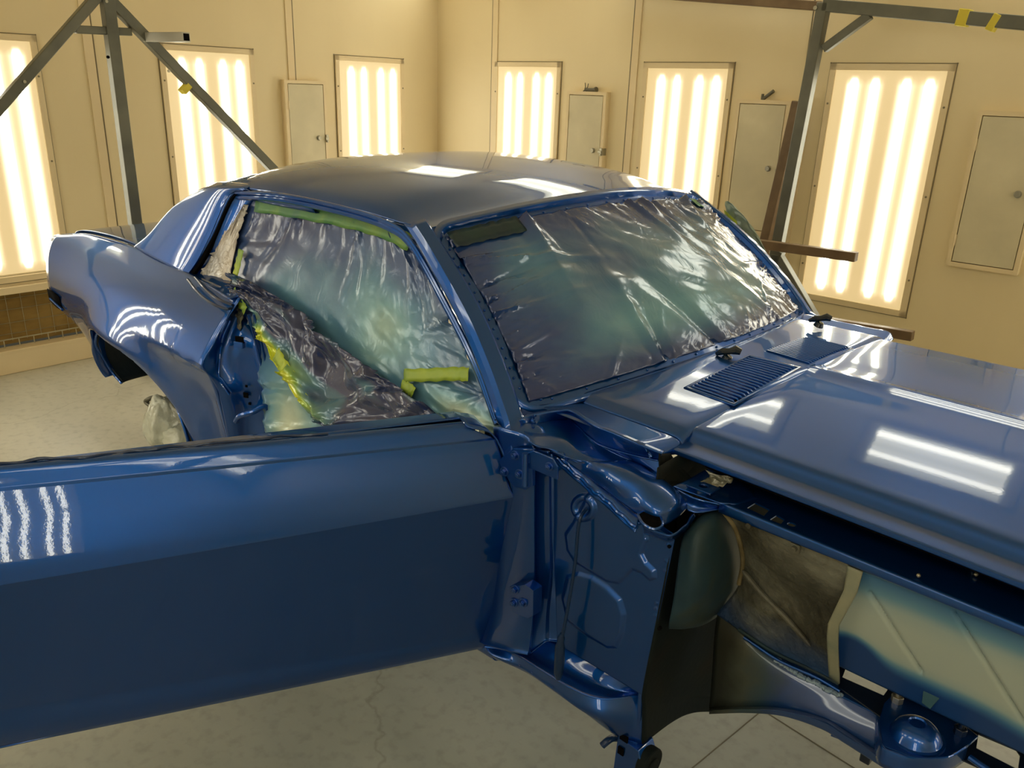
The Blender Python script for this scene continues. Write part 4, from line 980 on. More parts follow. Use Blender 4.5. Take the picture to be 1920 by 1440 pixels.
ap = [[(1352, 950, -.612), (1420, 975, -.614), (1490, 1003, -.614), (1550, 1035, -.614), (1612, 1066, -.614)],
      [(1375, 985, -.60), (1425, 1003, -.605), (1492, 1033, -.61), (1552, 1062, -.61), (1606, 1088, -.61)],
      [(1385, 1020, -.565), (1432, 1038, -.59), (1498, 1070, -.60), (1550, 1094, -.60), (1597, 1108, -.60)],
      [(1390, 1060, -.53), (1435, 1085, -.545), (1492, 1112, -.55), (1542, 1130, -.565), (1583, 1140, -.58)],
      [(1388, 1090, -.515), (1430, 1122, -.535), (1480, 1155, -.535), (1528, 1175, -.55), (1571, 1168, -.572)],
      [(1370, 1120, -.505), (1415, 1160, -.52), (1470, 1195, -.52), (1524, 1220, -.53), (1571, 1225, -.545)],
      [(1343, 1150, -.50), (1402, 1192, -.505), (1462, 1228, -.505), (1520, 1258, -.505), (1572, 1283, -.508)]]
ra_ = surf('rear_apron', [[Y(*p) for p in r] for r in ap], RUST, car, nu=10, nv=9, solid=.003, ang=60, fn=lambda u, v, P: .004*noise.noise(P*14)+.002*noise.noise(P*45))
bm = bmesh.new(); tubepath(bm, cr([Y(1392, 1070, -.548), Y(1430, 1115, -.548), Y(1475, 1160, -.546), Y(1520, 1212, -.54)], 6), [.002]+[.006]*17+[.002], 8); link('pressed_rib', bm, RUST, ra_)
for px, py, w_ in ((1408, 983, .010), (1492, 1027, .018)):
    q = Y(px, py, -.622); bm = bmesh.new(); box(bm, q, (w_, .008, w_)); cyl(bm, q+V(0, -.003, 0), q+V(0, -.012, 0), .006, 8); link('clip_nut', bm, RUST, ra_)
bm = bmesh.new(); tubepath(bm, cr([Y(1356, 958, -.62), Y(1378, 990, -.60), Y(1390, 1030, -.57), Y(1392, 1060, -.54), Y(1385, 1095, -.52)], 6), .005, 8); link('sealer_bead', bm, mottled('old_seam_sealer', [(.3, (.10, .075, .03)), (.7, (.22, .18, .09))], 20, .7), ra_)
def frontapron_mat():
    m, N, L, b = mat('primer_with_blue_overspray')
    tc = N.new('ShaderNodeTexCoord'); at = N.new('ShaderNodeAttribute'); at.attribute_name = 'spray'
    n = N.new('ShaderNodeTexNoise'); n.inputs['Scale'].default_value = 5; n.inputs['Detail'].default_value = 3; L.new(tc.outputs['Object'], n.inputs[0])
    md = N.new('ShaderNodeMath'); md.operation = 'MULTIPLY_ADD'; md.inputs[1].default_value = .16; L.new(n.outputs['Fac'], md.inputs[0]); L.new(at.outputs['Fac'], md.inputs[2])
    r = ramp(N, [(.08, (.36, .42, .38)), (.3, (.30, .38, .37)), (.5, (.12, .25, .34)), (.72, (.032, .12, .27)), (.95, (.006, .04, .17))]); L.new(md.outputs[0], r.inputs[0]); L.new(r.outputs[0], b.inputs['Base Color'])
    b.inputs['Roughness'].default_value = .42; noisebump(N, L, b, 90, .06, .002, 3)
    return m
FAP = frontapron_mat()
rows = []; NJ, NI = 120, 60
pass
for i in range(NI+1):
    v = i/NI; r = []
    for j in range(NJ+1):
        u = j/NJ
        lx = lerp(1608, 1566, smooth(0, .55, v)); ly = lerp(1066, 1245, v)
        px = lerp(lx, 1990, u); py = lerp(ly, lerp(1212, 1446, v), u)
        P = Y(px, py, lerp(-.614, -.535, v))
        h = 0
        for (x0, y0, x1, y1) in ((1632, 1112, 1728, 1260), (1790, 1148, 1950, 1400)):
            dx, dy = x1-x0, y1-y0; t = max(0, min(1, ((px-x0)*dx+(py-y0)*dy)/(dx*dx+dy*dy))); d = math.hypot(px-x0-t*dx, py-y0-t*dy)
            h -= .009*math.exp(-(d/3.5)**2)
        P.y -= h; r.append(P)
    rows.append(r)
def spf(u, v, P):
    w = .30-.02*u
    return .62*smooth(.42, 0, v)+.95*smooth(.60, .90, v+.15*math.exp(-((u-.06)/.12)**2)*0+.25*math.exp(-((u-.08)/.1)**2)*smooth(.4, .8, v)-.08*smooth(.6, 1, u))
fa = film_surface('front_apron', rows, FAP, car, lambda u, v: 0, spf, solid=.003)
# overlapping seam flange between the two halves
fl = [[Y(1590, 1060, -.622), Y(1618, 1072, -.622)], [Y(1583, 1105, -.618), Y(1607, 1112, -.618)], [Y(1553, 1168, -.60), Y(1573, 1174, -.60)], [Y(1551, 1200, -.585), Y(1572, 1205, -.585)], [Y(1555, 1268, -.535), Y(1574, 1282, -.535)]]
link('seam_flange', gridmesh(dense(fl, 5, 8, (), (1, 2))), mottled('pale_primer_flange', [(.3, (.16, .19, .15)), (.6, (.27, .27, .19)), (.8, (.30, .27, .17))], 14, .5, bump=(60, .3, .003, 4)), fa, solid=.004, soff=0, ang=40)
bk = poly_plate('small_bracket', [(1732, 1285), (1738, 1284), (1766, 1305), (1744, 1330), (1728, 1318)], -.548, .01, fa, simple('overspray_teal', (.03, .09, .13), .4))
# ---- apron top shelf with holes, light lower lip
hol = [[(1400, 955), (1416, 945), (1443, 958), (1432, 970)], [(1443, 977), (1456, 968), (1471, 977), (1464, 985)]]
SH_Z = .822
O = Z(1352, 943, SH_Z)
f2 = lambda p: ((Z(p[0], p[1], SH_Z)-O).x, (Z(p[0], p[1], SH_Z)-O).y)
outer = [f2((1352, 943)), f2((1640, 1062)), f2((1920, 1176)), f2((2060, 1232)), (.50, .24), (-.05, .24)]
hc = f2((1484, 986)); holes2 = [[f2(p) for p in h] for h in hol]+[circ(hc[0], hc[1], .0085, 18)]
bm = bmesh.new(); plate(bm, outer, holes2, O, V(1, 0, 0), V(0, 1, 0), .003)
sh = link('apron_shelf', bm, PAINT, car, smooth=False)
lipA = [Z(1352, 943, SH_Z), Z(1500, 1004, SH_Z), Z(1640, 1062, SH_Z), Z(1920, 1176, SH_Z), Z(2060, 1232, SH_Z)]
lw = [.020, .017, .014, .013, .013]
surf('apron_lip', [[p+V(0, .004, .003) for p in lipA], [p+V(0, -.003, .002) for p in lipA], [p+V(0, -.005, -.002) for p in lipA], [p+V(0, -.004, -w_) for p, w_ in zip(lipA, lw)], [p+V(0, .01, -w_-.001) for p, w_ in zip(lipA, lw)]], PAINT, sh, nu=8, nv=4, solid=.0015, ang=50)
# inner side of the shelf rising under the hood
rows = [[O+V(x, .225, .0), O+V(x, .23, .02), O+V(x, .232, .04)] for x in (-.05, .15, .4, .75)]
surf('hood_side_drip', rows, PAINT, sh, nu=3, nv=3)
for px, py in ((1722, 1079), (1830, 1077), (1826, 1066)):
    q = Z(px, py, .83); bm = bmesh.new(); bmesh.ops.create_uvsphere(bm, u_segments=10, v_segments=6, radius=.004, matrix=Matrix.Translation(q)); link('shelf_stud', bm, GALV, sh)
# bracket plate with the square bump and hole near the cowl
pb = [[Z(1262, 912, .835), Z(1290, 900, .84), Z(1318, 884, .842), Z(1345, 872, .845)], [Z(1275, 918, .832), Z(1300, 912, .838), Z(1330, 900, .838), Z(1365, 888, .84)], [Z(1310, 930, .828), Z(1335, 928, .828), Z(1362, 925, .828), Z(1400, 910, .83)], [Z(1352, 945, .824), Z(1366, 946, .824), Z(1385, 946, .824), Z(1420, 935, .824)]]
cp = surf('corner_plate', pb, PAINT, car, nu=6, nv=6, solid=.003)
q = Z(1318, 915, .842); ax_ = (Z(1345, 922, .842)-Z(1300, 905, .842)).normalized()
bm = bmesh.new(); plate(bm, [(-.028, -.02), (.028, -.02), (.028, .02), (-.028, .02)], [circ(.0, .002, .0095, 14)], q, ax_, V(-ax_.y, ax_.x, 0), .004); link('captive_nut_plate', bm, PAINT, cp, bevel=.001, smooth=False)
surf('apron_end_web', [[Z(1262, 912, .832), Z(1300, 932, .828), Z(1352, 946, .822)], [Z(1280, 938, .812), Z(1305, 950, .806), Z(1352, 952, .806)], [Y(1290, 958, -.665), Y(1310, 962, -.655), Y(1350, 955, -.62)]], PAINT, car, nu=6, nv=5, solid=.003)
CRINK = film_mat('crinkled_clear_film', [(.3, (.05, .07, .08)), (.7, (.22, .22, .17))], 8, rough=.2, wrinkle=.8, seed=2)
G = dense([[Z(1322, 880, .862), Z(1345, 890, .855), Z(1372, 892, .858)], [Z(1330, 893, .848), Z(1350, 905, .842), Z(1375, 900, .85)], [Z(1310, 905, .845), Z(1330, 912, .838), Z(1360, 908, .845)]], 10, 8)
film_surface('film_scrap', G, CRINK, None, lambda u, v: .008*noise.noise(V(u*5, v*5, 1)), lambda u, v, P: .5, 'small crinkled scrap of film under the hood corner on the inner wing', 'masking film')
# firewall and closing walls under the hood (dark, painted)
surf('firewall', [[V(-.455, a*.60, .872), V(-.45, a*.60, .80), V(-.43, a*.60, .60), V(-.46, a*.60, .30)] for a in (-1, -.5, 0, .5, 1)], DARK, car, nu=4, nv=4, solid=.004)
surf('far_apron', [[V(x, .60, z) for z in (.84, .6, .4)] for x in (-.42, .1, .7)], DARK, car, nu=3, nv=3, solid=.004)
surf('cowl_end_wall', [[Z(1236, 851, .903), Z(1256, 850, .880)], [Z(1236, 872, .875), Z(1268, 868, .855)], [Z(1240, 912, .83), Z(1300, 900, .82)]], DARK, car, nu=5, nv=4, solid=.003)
# ---- frame rail
ft = [(1345, 1152, -.50), (1400, 1195, -.50), (1455, 1237, -.50), (1540, 1284, -.50), (1600, 1316, -.50), (1650, 1342, -.50)]
fr_ = [[Y(*p)+V(0, .03, .012) for p in ft], [Y(*p) for p in ft],
      [Y(1340, 1190, -.515), Y(1398, 1222, -.515), Y(1452, 1258, -.515), Y(1534, 1304, -.515), Y(1592, 1334, -.515), Y(1648, 1362, -.515)],
      [Y(1335, 1270, -.53), Y(1398, 1285, -.53), Y(1455, 1298, -.53), Y(1525, 1325, -.53), Y(1585, 1355, -.53), Y(1650, 1390, -.53)],
      [Y(1330, 1328, -.535), Y(1398, 1325, -.535), Y(1470, 1328, -.535), Y(1540, 1345, -.535), Y(1585, 1370, -.535), Y(1655, 1415, -.535)],
      [Y(1330, 1332, -.56), Y(1398, 1330, -.56), Y(1470, 1334, -.56), Y(1542, 1354, -.56), Y(1585, 1380, -.56), Y(1655, 1424, -.56)],
      [Y(1330, 1338, -.556), Y(1398, 1336, -.556), Y(1468, 1342, -.556), Y(1540, 1366, -.556), Y(1583, 1392, -.556), Y(1652, 1436, -.556)]]
def rail_mat():
    m, N, L, b = mat('blue_paint_fading_to_grime')
    tc = N.new('ShaderNodeTexCoord'); sp = N.new('ShaderNodeSeparateXYZ'); L.new(tc.outputs['Object'], sp.inputs[0])
    n = N.new('ShaderNodeTexNoise'); n.inputs['Scale'].default_value = 14; n.inputs['Detail'].default_value = 6; L.new(tc.outputs['Object'], n.inputs[0])
    ad = N.new('ShaderNodeMath'); ad.operation = 'MULTIPLY_ADD'; ad.inputs[1].default_value = .10; L.new(n.outputs['Fac'], ad.inputs[0]); L.new(sp.outputs[0], ad.inputs[2])
    mr = N.new('ShaderNodeMapRange'); mr.inputs['From Min'].default_value = -.27; mr.inputs['From Max'].default_value = -.12; L.new(ad.outputs[0], mr.inputs['Value'])
    r = ramp(N, [(0, (.020, .024, .020)), (.3, (.055, .068, .058)), (.6, (.022, .055, .085)), (.85, (.010, .045, .15)), (1, (.008, .05, .20))]); L.new(mr.outputs[0], r.inputs[0]); L.new(r.outputs[0], b.inputs['Base Color'])
    b.inputs['Roughness'].default_value = .4; b.inputs['Metallic'].default_value = .3; L.new(mr.outputs[0], b.inputs['Coat Weight']); b.inputs['Coat Roughness'].default_value = .05
    noisebump(N, L, b, 40, .15, .002, 4); return m
frl = surf('frame_rail', fr_, rail_mat(), car, nu=7, nv=6, sv=(1, 4, 5), solid=.003, ang=40)
bm = bmesh.new(); R = random.Random(4); P = cr([Y(1455, 1236, -.505), Y(1500, 1266, -.505), Y(1545, 1288, -.505), Y(1580, 1306, -.505)], 16)
tubepath(bm, [p+V(R.uniform(-1, 1), R.uniform(-1, 1), R.uniform(-1, 1))*.002 for p in P], [.004+R.uniform(0, .0035) for _ in P], 7); link('weld_bead', bm, simple('pale_seam_sealer', (.25, .36, .50), .25, .3, .8), frl)
bm = bmesh.new(); P = cr([Y(1580, 1306, -.505), Y(1640, 1336, -.505)], 20); tubepath(bm, P, .003, 7); link('seam_bead', bm, PAINT, frl)
for k, pts in enumerate(([(1385, 1180), (1450, 1222), (1520, 1255), (1572, 1282)], [(1395, 1195), (1460, 1238), (1530, 1270), (1575, 1296)])):
    P = cr([Y(x, y, -.512) for x, y in pts], 8); bm = bmesh.new(); tubepath(bm, P, .004, 8); link('pressed_rib', bm, SPRAY if k == 0 else PAINT, ra_)
# ---- lower body cross piece with windows, spring perch
Zp = .40
O = Y(1575, 1288, -.50); e = (Y(1900, 1458, -.50)-O); e.y = 0; Ux = e.normalized(); Wx = V(0, 1, 0)
def fsh(px, py):
    n = Ux.cross(Wx); d = sight(px, py); P = CAM+d*((O-CAM).dot(n)/d.dot(n)); return ((P-O).dot(Ux), (P-O).dot(Wx))
w1 = [(1579, 1272), (1586, 1253), (1592, 1252), (1667, 1291), (1656, 1306)]; w2 = [(1830, 1405), (1834, 1378), (1905, 1408), (1912, 1418), (1908, 1445)]
bm = bmesh.new(); outer = [fsh(1572, 1290), fsh(1573, 1240), fsh(1700, 1296), fsh(1830, 1362), fsh(1960, 1425), fsh(1960, 1500), fsh(1800, 1425), fsh(1650, 1345)]
plate(bm, outer, [[fsh(*p) for p in w1], [fsh(*p) for p in w2]], O, Ux, Wx, .003)
LOWD = simple('black_blue_metal', (.004, .012, .035), .35, .3, .6)  # one even black-blue colour for the lower metal parts
xm = link('crossmember_plate', bm, LOWD, car, smooth=False)
sp_ = empty('spring_perch', (0, 0, 0)); sp_.parent = car; sp_.location = -Vector(car.location)
c0 = Z(1718, 1372, .484)
def ell(bm, prof, n=40, c=None, sx=1, sy=1, tilt=None):
    rings = []
    for r_, z_ in prof:
        rings.append([bm.verts.new((c or c0)+(tilt @ V(r_*sx*math.cos(2*math.pi*k/n), r_*sy*math.sin(2*math.pi*k/n), z_) if tilt is not None else V(r_*sx*math.cos(2*math.pi*k/n), r_*sy*math.sin(2*math.pi*k/n), z_))) for k in range(n)])
    for A, B in zip(rings[:-1], rings[1:]):
        for k in range(n): bm.faces.new((A[k], A[(k+1) % n], B[(k+1) % n], B[k]))
    bm.faces.new(rings[-1]); return bm
T_ = Matrix.Rotation(math.radians(-4), 3, 'Y')
bm = bmesh.new(); ell(bm, [(.052, -.014), (.051, -.009), (.046, -.008), (.044, -.004), (.041, .004), (.035, .012), (.026, .018), (.016, .021), (.014, .018), (.002, .0175)], tilt=T_)
link('dome', bm, PAINT, sp_, ang=35)
pl = [(1655, 1398), (1648, 1350), (1658, 1318), (1680, 1295), (1720, 1312), (1800, 1352), (1835, 1380), (1815, 1398), (1775, 1420), (1715, 1422)]
bm = bmesh.new(); P = [Z(x, y, .474) for x, y in pl]; P = [P[i] for i in range(len(P))]
vs = [bm.verts.new(p) for p in P]; f = bm.faces.new(vs); r = bmesh.ops.extrude_face_region(bm, geom=[f])
for g in r['geom']:
    if isinstance(g, bmesh.types.BMVert): g.co += V(0, 0, -.006)
bmesh.ops.recalc_face_normals(bm, faces=bm.faces); link('seat_plate', bm, PAINT, sp_, bevel=.0015, smooth=False)
skirt = [Z(x, y, .474) for x, y in ((1648, 1350), (1655, 1398), (1680, 1412), (1715, 1422), (1775, 1420), (1815, 1398))]
surf('skirt', [[p+V(0, -.002, .003) for p in skirt], [p+V(0, -.006, 0) for p in skirt], [p+V(0, -.006, -.035) for p in skirt]], PAINT, sp_, nu=6, nv=4, solid=.003)
for px, py in ((1682, 1312), (1800, 1372)):
    q = Z(px, py, .478); bm = bmesh.new(); cyl(bm, q-V(0, 0, .01), q+V(0, 0, .010), .012, 6); cyl(bm, q, q+V(0, 0, .028), .006, 12); link('stud', bm, GALV if px < 1700 else LOWD, sp_, bevel=.001)
bm = bmesh.new(); tubepath(bm, [Z(1560, 1372, .27), Z(1600, 1388, .27), Z(1690, 1440, .27), Z(1800, 1510, .27)], .010, 14); rod = link('strut_rod', bm, PAINT, car)
bm = bmesh.new(); q = Z(1628, 1408, .27); box(bm, q, (.022, .03, .05)); link('rod_clamp', bm, LOWD, rod, bevel=.003)
bm = bmesh.new(); tubepath(bm, [Z(1818, 1420, .47), Z(1835, 1432, .47), Z(1870, 1455, .47)], .006, 10); link('brake_pipe', bm, PAINT, car)
# ---- cowl drop: wall, pan, hump, seam strips
T = [Z(974, 787, .902), Z(995, 778, .905), Z(1030, 772, .910), Z(1056, 769, .914), Z(1073, 771, .914), Z(1095, 785, .914), Z(1119, 799, .913), Z(1155, 813, .911), Z(1208, 836, .907), Z(1241, 850, .904)]
Bm = [Z(978, 797, .888), Z(1002, 795, .886), Z(1034, 789, .884), Z(1056, 786, .882), Z(1068, 785, .880), Z(1086, 799, .878), Z(1105, 817, .876), Z(1130, 834, .872), Z(1190, 852, .874), Z(1240, 862, .876)]
surf('cowl_rim', [[p+V(-.004, .012, 0) for p in T], T, [lerp(t, b, .12)+V(.001, -.002, 0) for t, b in zip(T, Bm)], [lerp(t, b, .85)+V(0, -.001, 0) for t, b in zip(T, Bm)], Bm, [b+V(.002, -.006, -.001) for b in Bm]], PAINT, car, nu=6, nv=5, sv=(1,), solid=.0025, ang=60)
B2 = Bm
Vl = [Z(980, 805, .884), Z(1003, 815, .880), Z(1030, 820, .878), Z(1055, 828, .874), Z(1075, 840, .868), Z(1100, 856, .858), Z(1140, 863, .852), Z(1188, 866, .852), Z(1222, 884, .848), Z(1240, 898, .842)]
S_ = [Z(990, 828, .880), Z(1008, 838, .874), Z(1028, 842, .868), Z(1046, 850, .862), Z(1064, 860, .855), Z(1090, 870, .848), Z(1125, 868, .850), Z(1165, 868, .850), Z(1205, 890, .842), Z(1238, 902, .838)]
surf('cowl_drop_pan', [B2, [lerp(a, b, .5)+V(0, 0, -.002) for a, b in zip(B2, Vl)], Vl, S_], PAINT, car, nu=7, nv=6, solid=.0025, ang=60, fn=lambda u, v, P: .0022*noise.noise(P*22))
HK = [[(1030, 845, .862), (1040, 848, .866), (1055, 855, .862), (1062, 858, .860)],
      [(1060, 862, .850), (1070, 860, .856), (1082, 862, .858), (1090, 866, .855)],
      [(1084, 880, .836), (1096, 872, .850), (1108, 866, .860), (1116, 866, .854)],
      [(1114, 903, .826), (1126, 888, .852), (1140, 872, .868), (1150, 864, .858)],
      [(1142, 925, .818), (1158, 905, .850), (1175, 882, .868), (1192, 866, .854)],
      [(1170, 946, .812), (1190, 922, .845), (1210, 900, .862), (1224, 886, .848)],
      [(1192, 962, .806), (1213, 942, .836), (1244, 920, .850), (1256, 908, .838)],
      [(1200, 968, .802), (1232, 962, .822), (1268, 945, .832), (1280, 932, .822)],
      [(1206, 975, .790), (1240, 985, .795), (1272, 968, .802), (1290, 950, .802)]]
surf('cowl_hump', [[Z(*p) for p in r] for r in HK], PAINT, car, nu=8, nv=7, solid=.0025, ang=60)
# ragged open end of the hump
oe = [(1196, 965), (1208, 959), (1219, 957), (1232, 962), (1239, 972), (1241, 986), (1225, 992), (1206, 982)]
P = [Z(x, y, .812-.0002*(y-957)) for x, y in oe]; cen = sum(P, V(0, 0, 0))/len(P)
bm = bmesh.new(); vs = [bm.verts.new(p+(CAM-p).normalized()*0+V(.004, -.006, .004)) for p in P]; bm.faces.new(vs); link('hump_opening', bm, BLACK, car, solid=.002)
bm = bmesh.new(); tubepath(bm, cr([p+V(.004, -.006, .004) for p in P+[P[0]]], 5), .003, 7); link('opening_edge', bm, PAINT, car)
surf('hump_flange', [[Z(1206, 985, .790), Z(1240, 1000, .785), Z(1262, 1003, .785), Z(1285, 985, .79), Z(1300, 962, .795)], [Y(1208, 1000, -.735), Y(1242, 1012, -.715), Y(1262, 1010, -.70), Y(1290, 992, -.68), Y(1304, 968, -.66)]], PAINT, car, nu=6, nv=4, solid=.004, fn=lambda u, v, P: .004*noise.noise(P*40))
# doubled seam flange running down over the side panel
SO = [Z(1000, 842, .858), Z(1024, 842, .850), Z(1048, 862, .838), Z(1070, 882, .828), Z(1100, 907, .818), Z(1116, 924, .812), Z(1136, 938, .808), Z(1165, 965, .800), Z(1194, 990, .793)]
SI = [Z(1012, 838, .862), Z(1034, 840, .856), Z(1060, 855, .846), Z(1082, 876, .836), Z(1112, 898, .826), Z(1130, 915, .820), Z(1150, 930, .815), Z(1178, 953, .808), Z(1204, 972, .802)]
for off, rr_ in (((0, 0, 0), .0045), ((.0, .010, .004), .0035)):
    bm = bmesh.new(); tubepath(bm, [p+V(*off)+V(0, 0, .0015*math.sin(i*.9)) for i, p in enumerate(cr(SO, 8))], rr_, 8); link('seam_bead', bm, PAINT, car)
surf('seam_strip', [SI, [lerp(a, b, .5)+V(0, 0, .004) for a, b in zip(SI, SO)], SO, [p+V(0, -.004, -.010) for p in SO]], PAINT, car, nu=7, nv=4, solid=.002, ang=50, fn=lambda u, v, P: .0022*noise.noise(P*60))
R = random.Random(8)
bm = bmesh.new(); P = cr([Z(1005, 836, .868), Z(1030, 838, .866), Z(1046, 848, .862), Z(1064, 862, .856)], 8)
tubepath(bm, [p+V(R.uniform(-1, 1), R.uniform(-1, 1), 0)*.003 for p in P], [.003+R.uniform(0, .004) for p in P], 7); link('sealer_blob', bm, PAINT, car)
P = cr([Z(1004, 776, .912), Z(1000, 785, .90), Z(1003, 795, .892), Z(998, 803, .888)], 5); bm = bmesh.new(); tubepath(bm, [p+V(R.uniform(-1, 1), R.uniform(-1, 1), 0)*.003 for p in P], [.002+R.uniform(0, .003) for p in P], 7); link('sealer_blob', bm, PAINT, car)
# inner closing sheets under the cowl drop
surf('cowl_corner_sheet', [[Z(945, 748, .872), Z(980, 752, .872), Z(1015, 762, .872)], [Z(955, 800, .866), Z(980, 808, .866), Z(1012, 800, .868)]], PAINT, car, nu=4, nv=4, solid=.002)
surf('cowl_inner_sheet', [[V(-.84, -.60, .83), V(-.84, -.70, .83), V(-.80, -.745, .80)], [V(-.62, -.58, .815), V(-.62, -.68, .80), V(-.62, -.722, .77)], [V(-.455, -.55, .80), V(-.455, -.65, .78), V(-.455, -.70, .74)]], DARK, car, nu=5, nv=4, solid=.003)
surf('torque_box_top', [[X(1240, 985, -.44), X(1262, 1000, -.40), X(1290, 985, -.38), X(1310, 965, -.40)], [X(1240, 1040, -.44), X(1258, 1050, -.41), X(1285, 1050, -.40), X(1310, 1050, -.41)]], DARK, car, nu=4, nv=4, solid=.003)
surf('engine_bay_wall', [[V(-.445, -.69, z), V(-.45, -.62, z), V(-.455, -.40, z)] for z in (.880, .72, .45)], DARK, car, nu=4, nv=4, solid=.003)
# ---- cowl vents
def vent(c0, c1, c2, c3, n=19):
    """corners: outer-rear, inner-rear, inner-front, outer-front; slots run fore and aft"""
    A, B, C_, D_ = [Vector(p) for p in (c0, c1, c2, c3)]
    def P(u, v, h=0): q = lerp(lerp(A, B, u), lerp(D_, C_, u), v); return V(q.x, q.y, zc_(q.y)+h)
    bm = bmesh.new()
    lp = [P(-.03, -.05, .0015), P(1.03, -.05, .0015), P(1.03, 1.05, .0015), P(-.03, 1.05, .0015)]; li = [P(0, 0, .003), P(1, 0, .003), P(1, 1, .003), P(0, 1, .003)]
    a = [bm.verts.new(p) for p in lp]; b = [bm.verts.new(p) for p in li]
    for i in range(4): bm.faces.new((a[i], a[(i+1) % 4], b[(i+1) % 4], b[i]))
    rim = link('vent_grille', bm, PAINT, car, solid=.003, ang=60)
    bm = bmesh.new(); q = [bm.verts.new(P(u, v, -.001+.0025)) for u, v in ((0, 0), (1, 0), (1, 1), (0, 1))]; bm.faces.new(q); link('vent_opening', bm, BLACK, rim, solid=.001)
    bm = bmesh.new()
    for k in range(n):
        u = (k+.5)/n; tubepath(bm, [P(u, .02, .002), P(u, .05, .0045), P(u, .5, .0055), P(u, .95, .0045), P(u, .98, .002)], [.001, .0030, .0034, .0030, .001], 8)
    link('louvres', bm, PAINT, rim)
vent(Z(1290, 726, .937), Z(1405, 672, .943), Z(1495, 694, .943), Z(1376, 756, .937))
vent(Z(1594, 655, .937), Z(1518, 688, .943), Z(1432, 662, .943), Z(1507, 636, .937)) if False else vent(Z(1507, 636, .937), Z(1432, 662, .943), Z(1518, 688, .943), Z(1594, 655, .937))
bm = bmesh.new(); a, b = Z(1412, 666, .945), Z(1515, 692, .945); tubepath(bm, [a, lerp(a, b, .5)+V(0, 0, .001), b], .003, 8); link('cowl_centre_seam', bm, PAINT, car)
# ---- wiper pivots wrapped in tape
WRAP = simple('blue_black_taped_pivot', (.006, .020, .05), .22, .2, .7)
def pivot(px, py):
    b = Z(px, py, .940); t = empty('wiper_pivot', tuple(b-Vector(car.location))); t.parent = car
    bm = bmesh.new(); cyl(bm, b, b+V(.004, 0, .014), .016, 18, .012); link('base', bm, WRAP, t, bevel=.002)
    bm = bmesh.new(); rr = random.Random(int(px)); tubepath(bm, [b+V(-.030, -.005, .012), b+V(-.014, 0, .022), b+V(.004, .004, .026), b+V(.018, .010, .032), b+V(.030, .016, .028)], [.005, .010, .009, .013, .009], 9); link('taped_spindle', bm, WRAP, t)
pivot(1362, 676); pivot(1534, 612)
for i, (px, py, r_) in enumerate(((1040, 381, 1), (0, 0, 0))):
    pass
# header screws
for px, py in ((884, 412), (1012, 382), (1050, 377), (1148, 364), (1238, 361)):
    q = Z(px, py, 1.29); 
# ---- lock pillar (door jamb) behind the door opening
JM = [[(437, 572, -.800), (448, 566, -.76), (462, 573, -.735), (475, 585, -.72), (484, 592, -.700)],
      [(402, 640, -.875), (428, 632, -.82), (455, 630, -.790), (482, 632, -.755), (496, 640, -.730)],
      [(380, 685, -.920), (414, 686, -.86), (450, 690, -.815), (488, 690, -.770), (506, 690, -.740)],
      [(406, 727, -.883), (430, 735, -.855), (458, 740, -.815), (494, 740, -.775), (515, 740, -.745)],
      [(428, 819, -.860), (445, 820, -.84), (468, 820, -.805), (505, 820, -.77), (525, 818, -.745)],
      [(440, 875, -.85), (455, 880, -.83), (475, 880, -.80), (510, 880, -.77), (528, 878, -.745)]]
jb = surf('lock_pillar', [[Y(*p) for p in r] for r in JM], PAINT, car, nu=8, nv=8, su=(), solid=.003, ang=50, fn=lambda u, v, P: .003*math.exp(-((v-.62)/.02)**2))
for pts, r_ in (([(426, 600), (410, 640), (405, 700), (412, 715), (430, 740)], .004), ([(432, 602), (416, 642), (411, 700), (418, 712), (434, 735)], .003), ([(466, 590), (484, 660), (500, 730), (512, 818)], .005), ([(476, 590), (494, 660), (508, 740), (518, 818)], .004)):
    def yj(px, py):
        # depth on the pillar by height/column
        return lerp(-.85, -.745, smooth(395, 515, px))-.004-(.02 if py > 650 and px < 440 else 0)
    bm = bmesh.new(); tubepath(bm, cr([Y(x, y, yj(x, y)-.006) for x, y in pts], 7), r_, 8); link('pressed_rib', bm, PAINT, jb)
def jbox(name, px, py, w_, h_, m_, d=.004, par=jb):
    q = Y(px, py, lerp(-.87, -.755, smooth(395, 515, px))-.012); bm = bmesh.new(); box(bm, q, (w_, d, h_), Matrix.Rotation(math.radians(25), 3, 'Z')); return link(name, bm, m_, par, bevel=.001)
jbox('latch_slot', 449, 637, .030, .022, BLACK); st = jbox('striker', 449, 646, .034, .020, PAINT, .014)
jbox('striker_hole', 461, 741, .018, .018, BLACK); jbox('small_hole', 462, 724, .008, .008, BLACK); jbox('small_hole', 468, 757, .008, .008, BLACK)
bm = bmesh.new(); tubepath(bm, cr([Y(441, 792, -.865), Y(450, 780, -.862), Y(475, 772, -.84), Y(494, 762, -.815), Y(503, 768, -.80)], 6), [.003]+[.009]*23+[.003], 10); link('pressed_step', bm, PAINT, jb)
# crinkled film end tucked at the top of the pillar
G = dense([[side(x, y, .05) for x, y in r] for r in (((436, 566), (446, 560), (456, 566)), ((440, 582), (448, 578), (457, 584)), ((444, 596), (449, 595), (454, 598)), ((446, 618), (449, 618), (451, 620)))], 8, 8)
film_surface('film_twist', G, CRINK, drape, lambda u, v: .010*noise.noise(V(u*6, v*6, 3)), lambda u, v, P: .3)
